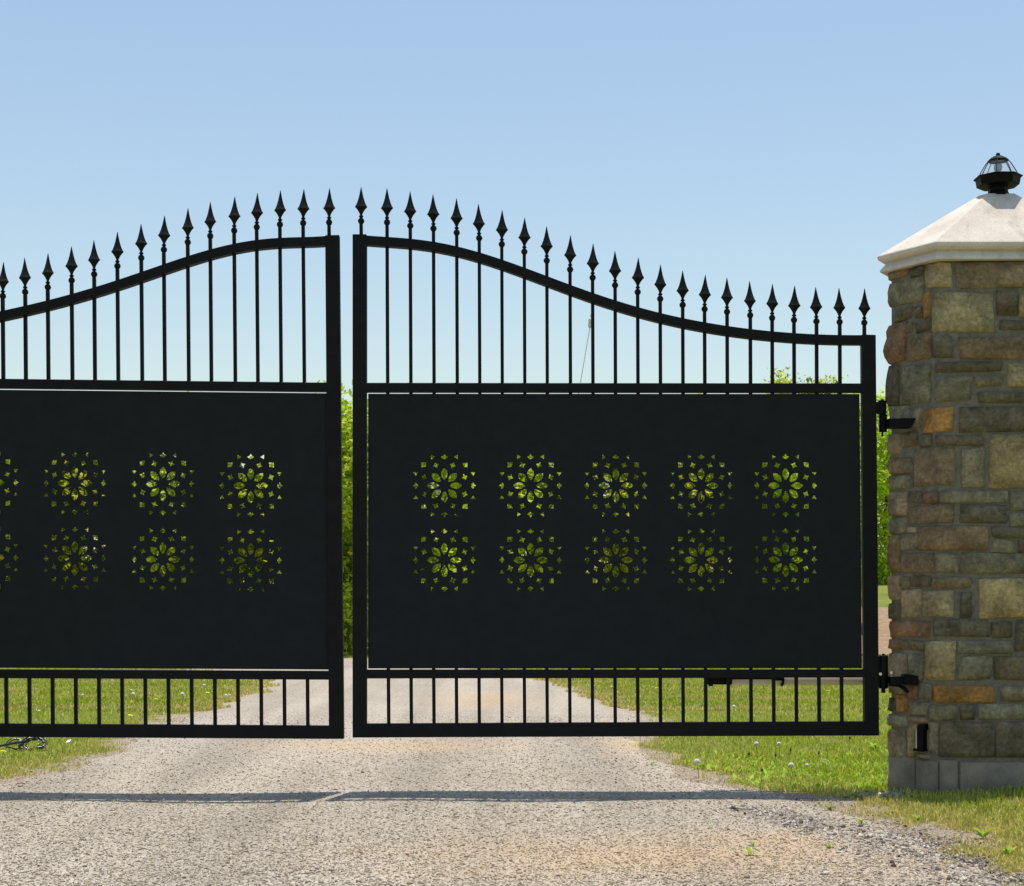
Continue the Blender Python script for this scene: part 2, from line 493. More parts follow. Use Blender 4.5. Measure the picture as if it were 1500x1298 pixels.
# ------------------------------------------------------------------ pillar
V0, V1, V2, V3, V4, V5 = (1.955, 7.69), (2.132, 7.42), (2.902, 7.42), (3.079, 7.69), (2.902, 7.96), (2.132, 7.96)
HEX = [Vector((*v, 0)) for v in (V1, V2, V3, V4, V5, V0)]
seg = [(HEX[i], HEX[(i + 1) % 6]) for i in range(6)]
slen = [(b_ - a_).length for a_, b_ in seg]
PER = sum(slen)
cum = [0]
for l_ in slen: cum.append(cum[-1] + l_)
LCH = slen[5]
def per(s):
    s = s % PER
    for i in range(6):
        if s <= cum[i + 1] + 1e-9:
            a_, b_ = seg[i]; t = (s - cum[i]) / slen[i]
            d = (b_ - a_).normalized(); nrm = Vector((d.y, -d.x, 0))
            # blend the normal near corners
            for (dist, j) in ((s - cum[i], i - 1), (cum[i + 1] - s, (i + 1) % 6)):
                if dist < 0.03:
                    d2 = (seg[j][1] - seg[j][0]).normalized(); n2 = Vector((d2.y, -d2.x, 0))
                    w = 0.5 * (1 - dist / 0.03)
                    nrm = (nrm * (1 - w) + n2 * w)
            return a_ + (b_ - a_) * t, nrm.normalized()
pillar = thing('stone_pillar', (2.517, 7.69, 0.0), 'tall stone gate pillar with a pale peaked cap right of the gate', 'pillar')

COLS = {'Y': (0.330, 0.265, 0.155), 'D': (0.135, 0.115, 0.086), 'B': (0.220, 0.165, 0.110), 'G': (0.210, 0.190, 0.140),
        'O': (0.360, 0.200, 0.075), 'P': (0.310, 0.245, 0.175), 'R': (0.220, 0.135, 0.090)}

def stone(s0, s1, z0, z1, key, bulge=0.016, seed=0, nu=None, nv=None, name='stone', mat=None, rough=1.0, colr=None, inset=0.0):
    r = random.Random(seed)
    w = s1 - s0; h = z1 - z0
    nu = nu or max(5, min(11, int(w / 0.03) + 4)); nv = nv or max(5, min(9, int(h / 0.03) + 4))
    eu = min(0.2, 0.007 / w); ev = min(0.2, 0.006 / h)
    tus = [0] + [eu + (1 - 2 * eu) * i / (nu - 3) for i in range(nu - 2)] + [1]
    tvs = [0] + [ev + (1 - 2 * ev) * i / (nv - 3) for i in range(nv - 2)] + [1]
    us = [s0 + w * t_ for t_ in tus]
    for cc in [c_ for k_ in (-1, 0, 1) for c_ in [x_ + k_ * PER for x_ in cum[:6]]]:
        if s0 + 0.012 < cc < s1 - 0.012:
            k = min(range(1, nu - 1), key=lambda i: abs(us[i] - cc)); us[k] = cc
    off = Vector((r.uniform(0, 50), r.uniform(0, 50), r.uniform(0, 50)))
    V = []; Fc = []
    jx = [r.uniform(-0.006, 0.006) * rough for _ in range(4)]
    for j in range(nv):
        tv = tvs[j]
        for i in range(nu):
            tu = tus[i]
            s = us[i]; z = z0 + h * tv
            s += (jx[0] * (1 - tu) + jx[1] * tu) * (1 - tv) + (jx[2] * (1 - tu) + jx[3] * tu) * tv
            z += (jx[1] * (1 - tu) + jx[3] * tu) * 0.8
            # rounded corners
            cu = abs(tu * 2 - 1); cv = abs(tv * 2 - 1)
            if cu > 0.99 and cv > 0.99:
                s += (0.003 if tu < 0.5 else -0.003) * rough; z += (0.003 if tv < 0.5 else -0.003) * rough
            P, n = per(s)
            edge = (cu > 0.99) or (cv > 0.99)
            nz = mnoise.noise(Vector((P.x * 9, P.y * 9 + P.x * 3, z * 9)) + off)
            n2 = mnoise.noise(Vector((P.x * 30, P.y * 30, z * 30)) + off)
            dome = (1 - cu ** 5) * (1 - cv ** 5)
            if not edge: s += 0.004 * n2 * rough * cu; z += 0.003 * n2 * rough * cv
            d = (-0.016 if edge else 0.000 + bulge * 0.6 * dome * (0.75 + 0.9 * nz) + 0.007 * n2 * rough) - inset
            P, n = per(s)
            V.append(P + n * d + Vector((0, 0, z)))
    n0 = len(V)
    for j in range(nv - 1):
        for i in range(nu - 1):
            a_ = j * nu + i; Fc.append((a_, a_ + 1, a_ + nu + 1, a_ + nu))
    # back rim, so the stone has depth
    ring = [i for i in range(nu)] + [j * nu + nu - 1 for j in range(1, nv)] + [(nv - 1) * nu + i for i in range(nu - 2, -1, -1)] + [j * nu for j in range(nv - 2, 0, -1)]
    for k in ring:
        i = k % nu; P, n = per(us[i])
        v = V[k]; V.append(Vector((v.x - n.x * 0.04, v.y - n.y * 0.04, v.z)))
    m_ = len(ring)
    for k in range(m_):
        Fc.append((ring[k], ring[(k + 1) % m_], n0 + (k + 1) % m_, n0 + k))
    o = obj(name, V, Fc, mat or M_stone, pillar, 'c', True)
    c_ = COLS[key] if colr is None else colr
    v_ = r.uniform(0.85, 1.18); t_ = r.uniform(-0.06, 0.06)
    v_ = 1.09 * (0.55 + 0.45 * v_); o.color = (c_[0] * v_ * (1.03 + t_), c_[1] * v_, c_[2] * v_ * (.86 - t_), 1)
    return o

def px2s(px):
    if px >= 1375: return (px - 1375) * 7.42 / F
    # chamfer: solve the ray against the line V1-V0
    k = (px - 750) / F
    t = (V1[0] - k * V1[1]) / ((V1[0] - V0[0]) + k * (V0[1] - V1[1]))
    return -t * LCH
def depth_at(s):
    return 7.42 if s >= 0 else 7.42 + min(1.0, -s / LCH) * 0.27

# traced from the photograph: (region row, x0, y0, x1, y1, colour) in enlarged coordinates, 6.18 per pixel
TR = [
 (370, 80, 150, 245, 235, 'B'), (370, 265, 125, 385, 215, 'D'), (370, 80, 250, 385, 470, 'G'), (370, 400, 75, 655, 305, 'Y'),
 (370, 130, 510, 280, 615, 'D'), (370, 295, 482, 380, 592, 'D'), (370, 395, 345, 447, 585, 'O'), (370, 470, 352, 1035, 712, 'Y'),
 (370, 310, 610, 457, 712, 'D'), (370, 70, 640, 225, 1000, 'R'), (370, 235, 735, 450, 975, 'B'), (370, 468, 742, 662, 945, 'D'),
 (370, 235, 625, 300, 715, 'G'),
 (370, 715, 755, 1400, 955, 'B'), (370, 680, 80, 1480, 320, 'B'), (370, 1062, 348, 1232, 580, 'D'), (370, 1250, 370, 1440, 580, 'Y'),
 (370, 1080, 615, 1500, 705, 'D'), (370, 80, 1015, 160, 1400, 'D'), (370, 172, 1015, 455, 1364, 'G'), (370, 480, 985, 1105, 1082, 'D'),
 (370, 490, 1120, 825, 1342, 'G'), (370, 850, 1115, 1110, 1205, 'G'), (370, 1165, 1000, 1450, 1218, 'Y'), (370, 872, 1250, 1420, 1350, 'D'),
 (570, 80, 145, 270, 350, 'G'), (570, 282, 165, 370, 350, 'G'), (570, 385, 158, 668, 382, 'O'), (570, 722, 150, 1450, 382, 'D'),
 (570, 80, 400, 182, 592, 'P'), (570, 192, 375, 332, 515, 'D'), (570, 345, 400, 467, 515, 'D'), (570, 483, 408, 947, 505, 'D'),
 (570, 990, 412, 1500, 907, 'Y'), (570, 295, 540, 662, 885, 'B'), (570, 722, 530, 952, 892, 'G'), (570, 80, 610, 285, 762, 'B'),
 (570, 80, 785, 285, 905, 'G'), (570, 540, 922, 1155, 1035, 'G'), (570, 385, 922, 525, 1035, 'R'), (570, 242, 925, 375, 1032, 'D'),
 (570, 80, 925, 230, 1150, 'P'), (570, 245, 1060, 662, 1225, 'B'), (570, 718, 1048, 1148, 1215, 'D'), (570, 1185, 918, 1400, 1090, 'G'),
 (570, 1182, 1108, 1450, 1235, 'G'), (570, 80, 1165, 232, 1310, 'G'),
 (770, 242, 5, 328, 60, 'P'), (770, 340, 8, 965, 232, 'B'), (770, 1010, 8, 1450, 105, 'D'), (770, 1008, 120, 1230, 245, 'G'),
 (770, 1245, 120, 1400, 245, 'D'), (770, 180, 80, 328, 232, 'G'), (770, 80, 90, 167, 432, 'B'), (770, 180, 255, 475, 435, 'B'),
 (770, 487, 250, 697, 425, 'G'), (770, 716, 250, 1500, 435, 'G'), (770, 80, 462, 170, 685, 'P'), (770, 182, 455, 268, 562, 'G'),
 (770, 280, 455, 447, 560, 'D'), (770, 182, 580, 358, 842, 'P'), (770, 460, 465, 828, 565, 'B'), (770, 370, 582, 668, 825, 'Y'),
 (770, 722, 590, 842, 825, 'D'), (770, 880, 472, 1480, 830, 'Y'), (770, 80, 700, 172, 845, 'D'), (770, 80, 860, 445, 1010, 'R'),
 (770, 468, 850, 982, 1012, 'D'), (770, 1000, 860, 1200, 1012, 'D'), (770, 1215, 850, 1420, 1135, 'D'), (770, 80, 1035, 236, 1130, 'B'),
 (770, 250, 1040, 390, 1135, 'B'), (770, 402, 1050, 678, 1408, 'Y'), (770, 700, 1045, 1195, 1162, 'G'), (770, 716, 1182, 1008, 1400, 'G'),
 (770, 1022, 1182, 1480, 1400, 'D'), (770, 80, 1150, 230, 1400, 'P'), (770, 245, 1155, 388, 1400, 'G'),
 (970, 470, 202, 1050, 358, 'O'), (970, 1100, 222, 1450, 355, 'G'), (970, 232, 195, 340, 335, 'R'), (970, 350, 190, 458, 345, 'G'),
 (970, 132, 300, 236, 462, 'O'), (970, 80, 310, 122, 440, 'D'), (970, 80, 185, 220, 288, 'G'), (970, 246, 360, 430, 480, 'G'), (970, 442, 378, 712, 525, 'G'),
 (970, 726, 380, 862, 525, 'D'), (970, 880, 378, 1460, 525, 'G'), (970, 80, 478, 232, 590, 'G'), (970, 246, 492, 430, 548, 'B'), (970, 530, 545, 1020, 872, 'D'),
 (970, 1034, 545, 1440, 872, 'D'), (970, 80, 602, 234, 862, 'P'), (970, 246, 560, 322, 862, 'Y'), (970, 436, 548, 518, 850, 'P'),
 (970, 332, 838, 425, 880, 'B'),
]
for i, (oy, x0, y0, x1, y1, key) in enumerate(TR):
    s0 = px2s(1290 + max(x0, 84) / 6.18); s1 = px2s(1290 + x1 / 6.18)
    if x0 <= 90: s0 = -LCH - random.Random(i).uniform(0.05, 0.13)
    sm = max((max(s0, -LCH) + s1) / 2, -LCH)
    D = depth_at(sm)
    za = EYE + (HY - (oy + y1 / 6.18)) * D / F; zb = EYE + (HY - (oy + y0 / 6.18)) * D / F
    bl = 0.018 + 0.012 * random.Random(i + 5).random()
    if i == 9: bl = 0.052
    if i in (18,): bl = 0.035
    stone(s0 - 0.003, s1 + 0.003, za - 0.002, zb + 0.002, key, bl, i, rough=1.5)
# footing blocks
for i, (x0, x1) in enumerate(((84, 318), (319, 527), (528, 708), (715, 1440))):
    s0 = px2s(1290 + x0 / 6.18); s1 = px2s(1290 + x1 / 6.18)
    if i == 0: s0 = -LCH - 0.15
    stone(s0, s1, -0.12, (0.185, 0.18, 0.19, 0.175)[i], 'G', 0.006, 300 + i, 6, 5, 'footing_block', M_footing, 0.4, inset=-0.006)
# the faces outside the photograph, laid in courses
SB = px2s(1290 + 1470 / 6.18) + 0.05
z = 0.19; k = 400
while z < 2.66:
    hgt = random.choice([0.055, 0.075, 0.09, 0.11])
    if 2.672 - (z + hgt) < 0.05: hgt = 2.672 - z
    s = SB + random.uniform(0, 0.02)
    while s < PER - LCH - 0.10:
        wd = random.uniform(0.11, 0.27)
        e = min(s + wd, PER - LCH - 0.09)
        if e - s > 0.04:
            stone(s, e - 0.012, z, z + hgt - 0.012, random.choice('YDBGDGBPGO'), 0.018, k, 5, 4)
        s = e; k += 1
    z += hgt
s = SB
while s < PER - LCH - 0.16:
    e = min(s + 0.4, PER - LCH - 0.16)
    stone(s, e - 0.012, -0.12, 0.18, 'G', 0.006, k, 5, 4, 'footing_block', M_footing, 0.4); s = e; k += 1
# mortar core
core = MB()
cc = Vector((2.517, 7.69, 0))
def hexring(off, zz):
    out = []
    for i in range(6):
        a_ = HEX[i - 1]; b_ = HEX[i]; c_ = HEX[(i + 1) % 6]
        d1 = (b_ - a_).normalized(); d2 = (c_ - b_).normalized()
        n1 = Vector((d1.y, -d1.x, 0)); n2 = Vector((d2.y, -d2.x, 0))
        m_ = (n1 + n2).normalized(); m_ = m_ / m_.dot(n1)
        out.append(b_ + m_ * off + Vector((0, 0, zz)))
    return out
def loft(rings, capb=True, capt=True):
    v = [p_ for r_ in rings for p_ in r_]; f_ = []
    n_ = len(rings[0])
    for i in range(len(rings) - 1):
        for k_ in range(n_):
            f_.append((i * n_ + k_, i * n_ + (k_ + 1) % n_, (i + 1) * n_ + (k_ + 1) % n_, (i + 1) * n_ + k_))
    if capb: f_.append(tuple(range(n_)))
    if capt: f_.append(tuple((len(rings) - 1) * n_ + k_ for k_ in range(n_)))
    return v, f_
core.add(*loft([hexring(-0.009, -0.15), hexring(-0.009, 2.676)]))
core.build('mortar_core', M_mortar, pillar)
# cap
cap = MB()
def topring(hx, fx, hy, zz):
    return [cc + Vector((x_, y_, zz)) for x_, y_ in ((-fx, -hy), (fx, -hy), (hx, 0), (fx, hy), (-fx, hy), (-hx, 0))]
cap.add(*loft([hexring(-0.03, 2.681), hexring(0.040, 2.681), hexring(0.043, 2.690), hexring(0.036, 2.700), hexring(0.012, 2.729),
               hexring(0.036, 2.735), hexring(0.050, 2.745), hexring(0.054, 2.762), hexring(0.050, 2.769), topring(0.10, 0.068, 0.045, 3.080)]))
nt = M_cap.node_tree; b = nt.nodes['Principled BSDF']; src = b.inputs['Base Color'].links[0].from_socket
mp = nt.nodes.new('ShaderNodeMapping'); mp.inputs['Scale'].default_value = (9, 9, 2.2); nt.links.new(coords(nt), mp.inputs['Vector'])
run = tex(nt, 'Noise', 1.6, mp.outputs[0], 6, Roughness=0.7)
pit = tex(nt, 'Voronoi', 70, coords(nt))
c = mix(nt, ramp(nt, [(0.52, 0.0), (0.72, 0.45)], run.outputs[0]), src, (0.30, 0.27, 0.22))
c = mix(nt, ramp(nt, [(0.03, 0.5), (0.12, 0.0)], pit.outputs['Distance']), c, (0.22, 0.20, 0.17))
nt.links.new(c, b.inputs['Base Color'])
oc = cap.build('cap', M_cap, pillar)
bevel(oc, 0.002, 2)

# black iron bracket on the chamfered face
def chamfer_pt(px, py, out=0.0):
    s_ = px2s(px); P, n = per(s_)
    zz = EYE + (HY - py) * P.y / F
    return P + n * out + Vector((0, 0, zz)), n
tdir = (Vector((*V1, 0)) - Vector((*V0, 0))).normalized()
def chamfer_box(mb, px0, px1, py0, py1, o0, o1):
    a_, n = chamfer_pt((px0 + px1) / 2, (py0 + py1) / 2)
    s0_, s1_ = px2s(px0), px2s(px1); P0, _ = per(s0_); P1, _ = per(s1_)
    D_ = (P0.y + P1.y) / 2
    za, zb = EYE + (HY - py1) * D_ / F, EYE + (HY - py0) * D_ / F
    nn = Vector((tdir.y, -tdir.x, 0))
    v = []
    for z_ in (za, zb):
        for P in (P0, P1):
            for o_ in (o0, o1): v.append(P + nn * o_ + Vector((0, 0, z_)))
    mb.add(v, [(0, 1, 3, 2), (4, 5, 7, 6), (0, 1, 5, 4), (2, 3, 7, 6), (0, 2, 6, 4), (1, 3, 7, 5)])
br = thing('wall_bracket', tuple(chamfer_pt(1352, 1100)[0]), 'small black iron bracket fixed low on the angled face of the stone pillar', 'bracket')
b1 = MB(); chamfer_box(b1, 1347, 1356, 1064, 1099, -0.03, 0.018); b1.build('upright', M_iron, br)
b1 = MB(); chamfer_box(b1, 1350, 1360, 1061, 1065, -0.03, 0.026); chamfer_box(b1, 1357.5, 1360, 1061, 1069, -0.02, 0.025); b1.build('top_hook', M_iron, br)
b1 = MB(); chamfer_box(b1, 1343, 1357, 1097, 1100, -0.03, 0.028); b1.build('bottom_plate', M_iron, br)
b1 = MB(); chamfer_box(b1, 1345.4, 1346.8, 1066, 1096, -0.03, 0.02); b1.build('edge_strip', M_steel, br)

# ------------------------------------------------------------------ lamp on the cap
LZ = lambda py: EYE + (HY - py) * 7.69 / F
lc = (2.517, 7.69, 0)
lamp = thing('pillar_lamp', (2.517, 7.69, 3.078), 'black octagonal lantern with clear glass on top of the stone pillar', 'lamp')
m = MB(); m.lathe(lc, [(0.058, 3.074), (0.054, 3.09), (0.050, 3.100), (0.050, LZ(274)), (0.058, LZ(272))], 8, rot=math.pi / 8); m.build('neck', M_iron, lamp)
m = MB(); m.lathe(lc, [(0.095, LZ(273.5)), (0.107, LZ(272.8)), (0.113, LZ(263)), (0.123, LZ(261.5)), (0.123, LZ(260)), (0.104, LZ(259.6)), (0.104, LZ(262.5))], 8, rot=math.pi / 8); bevel(m.build('tray', M_iron, lamp), 0.0015, 1)
def cage_r(t): return 0.050 + (0.106 - 0.050) * (1 - (1 - t) ** 1.45) if False else 0.050 + 0.056 * (t ** 0.82)
for k in range(8):
    a_ = math.pi / 8 + k * math.pi / 4
    m = MB(); pts = []
    for i in range(8):
        t = i / 7; r_ = cage_r(t); pts.append((lc[0] + r_ * math.cos(a_), lc[1] + r_ * math.sin(a_), LZ(235.8 + 26 * t)))
    m.tube(pts, 0.0024, 5); m.build('cage_bar', M_iron, lamp)
m = MB(); m.lathe(lc, [(0.053, LZ(236.6)), (0.053, LZ(235)), (0.044, LZ(232.5)), (0.026, LZ(229.5)), (0.010, LZ(228.5)), (0.009, LZ(227.5))], 8, rot=math.pi / 8)
lr = m.build('lamp_roof', M_iron, lamp)
m = MB(); m.lathe(lc, [(0.0015, LZ(229.3)), (0.008, LZ(228.8)), (0.0115, LZ(226.6)), (0.008, LZ(224.4)), (0.0015, LZ(223.6))], 10); m.build('ball_finial', M_iron, lr, smooth=True)
M_glass, nt, b = new_mat('lamp_glass')
gl = nt.nodes.new('ShaderNodeBsdfGlass'); gl.inputs['IOR'].default_value = 1.02; gl.inputs['Roughness'].default_value = 0.02
gl.inputs['Color'].default_value = (0.9, 0.93, 0.95, 1)
df = nt.nodes.new('ShaderNodeBsdfTranslucent'); df.inputs['Color'].default_value = (0.8, 0.85, 0.9, 1)
tp = nt.nodes.new('ShaderNodeBsdfTransparent')
gs = nt.nodes.new('ShaderNodeBsdfGlossy'); gs.inputs['Roughness'].default_value = 0.1
m1 = nt.nodes.new('ShaderNodeMixShader'); m1.inputs[0].default_value = 0.12
nt.links.new(tp.outputs[0], m1.inputs[1]); nt.links.new(df.outputs[0], m1.inputs[2])
m2 = nt.nodes.new('ShaderNodeMixShader'); m2.inputs[0].default_value = 0.08
nt.links.new(m1.outputs[0], m2.inputs[1]); nt.links.new(gs.outputs[0], m2.inputs[2])
nt.links.new(m2.outputs[0], nt.nodes['Material Output'].inputs['Surface'])
nt.nodes.remove(gl)
gv = MB()
gr_ = []
for i in range(6):
    t = i / 5; r_ = cage_r(t) - 0.004
    gr_.append([Vector((lc[0] + r_ * math.cos(math.pi / 8 + k * math.pi / 4), lc[1] + r_ * math.sin(math.pi / 8 + k * math.pi / 4), LZ(236.2 + 24.5 * t))) for k in range(8)])
gv.add(*loft(gr_, False, False)); gv.build('glass_shade', M_glass, lamp)
M_bulb, nt, b = new_mat('bulb_glass'); b.inputs['Base Color'].default_value = (0.45, 0.50, 0.55, 1); b.inputs['Roughness'].default_value = 0.15
m = MB(); m.lathe(lc, [(0.010, LZ(261)), (0.011, LZ(254)), (0.019, LZ(249)), (0.023, LZ(245.5)), (0.019, LZ(241.5)), (0.006, LZ(239.5))], 12); m.build('bulb', M_bulb, lamp, smooth=True)

# ------------------------------------------------------------------ gate
GY = 7.60
def gx(px): return (px - 750) * GY / F
def gz(py): return EYE + (HY - py) * GY / F
def slab(poly, y0, y1):
    """polygon in photograph pixels on the gate plane, with real thickness"""
    n_ = len(poly); v = [(gx(a_), y0, gz(b_)) for a_, b_ in poly] + [(gx(a_), y1, gz(b_)) for a_, b_ in poly]
    return v, [tuple(range(n_)), tuple(range(n_, 2 * n_))] + [(k_, (k_ + 1) % n_, n_ + (k_ + 1) % n_, n_ + k_) for k_ in range(n_)]

def interp(pts, x):
    pts = sorted(pts)
    return float(np.interp(x, [p_[0] for p_ in pts], [p_[1] for p_ in pts]))

def smooth_curve(pts):
    pts = sorted(pts); xs = np.array([p_[0] for p_ in pts]); ys = np.array([p_[1] for p_ in pts])
    c_ = np.polyfit((xs - xs.mean()) / 400, ys, 7)
    return lambda x: float(np.polyval(c_, (x - xs.mean()) / 400))

def finial_mesh():
    s_ = GY / F
    m = MB()
    m.lathe((0, 0, 0), [(2.5 * s_, 0), (2.5 * s_, 0.6 * s_), (4.0 * s_, 2.2 * s_), (4.8 * s_, 4.5 * s_), (4.8 * s_, 5.6 * s_), (3.9 * s_, 7.8 * s_), (2.0 * s_, 9.6 * s_),
                        (2.0 * s_, 9.9 * s_), (3.3 * s_, 11.0 * s_), (3.4 * s_, 12.0 * s_), (1.6 * s_, 13.8 * s_)], 10)
    m.lathe((0, 0, 0), [(1.7 * s_, 13.6 * s_), (2.6 * s_, 16.5 * s_), (4.6 * s_, 20.2 * s_), (7.2 * s_, 23.6 * s_), (9.0 * s_, 25.3 * s_), (9.0 * s_, 26.0 * s_), (6.9 * s_, 29.5 * s_),
                        (5.0 * s_, 34.5 * s_), (3.3 * s_, 40.5 * s_), (1.8 * s_, 47.5 * s_), (0.35 * s_, 55.0 * s_)], 4, sy=0.75)
    me = bpy.data.meshes.new('finial')
    me.from_pydata(m.v, [], m.f)
    bm = bmesh.new(); bm.from_mesh(me); bmesh.ops.recalc_face_normals(bm, faces=bm.faces); bm.to_mesh(me); bm.free()
    me.materials.append(M_frame)
    return me
FM = finial_mesh()

def rosette_holes():
    """outlines of the 32 openings of one rosette, in photograph pixels about its centre (y up)"""
    H = []
    for k_ in range(8):
        a_ = k_ * math.pi / 4; pts = []
        for i in range(9):
            t = i / 8; r_ = 7.8 + 17.8 * t; w_ = 4.9 * math.sin(math.pi * t) ** 0.8 * (0.88 + 0.24 * t); pts.append((r_, w_))
        pts = pts + [(r_, -w_) for r_, w_ in pts[-2:0:-1]]
        H.append([(r_ * math.cos(a_) - w_ * math.sin(a_), r_ * math.sin(a_) + w_ * math.cos(a_)) for r_, w_ in pts])
    def star(r0, ang, rad, tan):
        out = []
        for k_ in range(4):
            for t in (0.0, 0.33, 0.67):
                c0 = [(rad, 0), (0, tan), (-rad, 0), (0, -tan)][k_]; c1 = [(rad, 0), (0, tan), (-rad, 0), (0, -tan)][(k_ + 1) % 4]
                x_ = c0[0] * (1 - t) + c1[0] * t; y_ = c0[1] * (1 - t) + c1[1] * t
                q_ = 1 - 0.28 * math.sin(math.pi * t); out.append((x_ * q_, y_ * q_))
        return [((r0 + u) * math.cos(ang) - v * math.sin(ang), (r0 + u) * math.sin(ang) + v * math.cos(ang)) for u, v in out]
    for k_ in range(8):
        H.append(star(32.2, math.pi / 8 + k_ * math.pi / 4, 4.9, 5.2))
    for sx in (-1, 1):
        for sy in (-1, 1):
            sq = [(26.0, 26.6), (26.6, 33.6), (33.8, 33.8), (33.6, 26.6), (30, 27.6), (27.6, 30)][::1]
            sq = [(26.3, 33.8), (33.8, 33.8), (33.8, 26.3), (30.0, 27.2), (27.4, 27.6), (27.2, 30.0)]
            H.append([(sx * x_, sy * y_) for x_, y_ in sq])
    for k_ in range(4):
        a_ = k_ * math.pi / 2
        d_ = [(46.4, 0), (43.4, 2.2), (42.2, 5.1), (39.8, 2.4), (38.6, 0), (39.8, -2.4), (42.2, -5.1), (43.4, -2.2)]
        H.append([(r_ * math.cos(a_) - w_ * math.sin(a_), r_ * math.sin(a_) + w_ * math.cos(a_)) for r_, w_ in d_])
        for s_ in (-1, 1):
            t_ = [(45.4, s_ * 19.6), (38.6, s_ * 19.4), (42.0, s_ * 14.0)]
            H.append([(r_ * math.cos(a_) - w_ * math.sin(a_), r_ * math.sin(a_) + w_ * math.cos(a_)) for r_, w_ in t_])
    return H
RH = rosette_holes()

def panel_mesh(corners, centres, parent, yc):
    cu = bpy.data.curves.new('panel_outline', 'CURVE'); cu.dimensions = '2D'; cu.fill_mode = 'BOTH'; cu.extrude = 0.002
    s_ = GY / F
    def spl(pts):
        sp = cu.splines.new('POLY'); sp.points.add(len(pts) - 1)
        for i, (x_, z_) in enumerate(pts): sp.points[i].co = (x_, z_, 0, 1)
        sp.use_cyclic_u = True
    spl([(gx(a_), gz(b_)) for a_, b_ in corners])
    for (cx, cy) in centres:
        for h in RH: spl([(gx(cx) + x_ * s_, gz(cy) + y_ * s_) for x_, y_ in h])
    tmp = bpy.data.objects.new('tmp', cu); col.objects.link(tmp)
    dg = bpy.context.evaluated_depsgraph_get()
    me = bpy.data.meshes.new_from_object(tmp.evaluated_get(dg))
    bpy.data.objects.remove(tmp); bpy.data.curves.remove(cu)
    me.name = 'panel'; me.materials.clear(); me.materials.append(M_panel)
    for v in me.vertices:
        x_, z_, y_ = v.co; v.co = (x_ - parent.location.x, y_ + yc - parent.location.y, z_ - parent.location.z)
    o = bpy.data.objects.new('perforated_panel', me); col.objects.link(o); o.parent = parent
    return o

def picket(parent, px_top, py_top, px_bot, py_bot, fin=False, half=2.45):
    m = MB(); d_ = 0.008
    v = []
    for (a_, b_) in ((px_bot, py_bot), (px_top, py_top)):
        x_, z_ = gx(a_), gz(b_); w_ = half * GY / F
        v += [(x_ - w_, GY - d_, z_), (x_ + w_, GY - d_, z_), (x_ + w_, GY + d_, z_), (x_ - w_, GY + d_, z_)]
    m.add(v, [(0, 1, 2, 3), (4, 5, 6, 7), (0, 1, 5, 4), (1, 2, 6, 5), (2, 3, 7, 6), (3, 0, 4, 7)])
    o = m.build('picket', M_frame, parent)
    if fin:
        f = bpy.data.objects.new('finial', FM); col.objects.link(f); f.parent = o
        f.location = Vector((gx(px_top), GY, gz(py_top) - 0.001)) - wpos(o)
        f.rotation_euler = (random.uniform(-.02, .02), random.uniform(-.022, .022), random.uniform(-.15, .15))
    return o

def weld(parent, px, py, up=True):
    pass

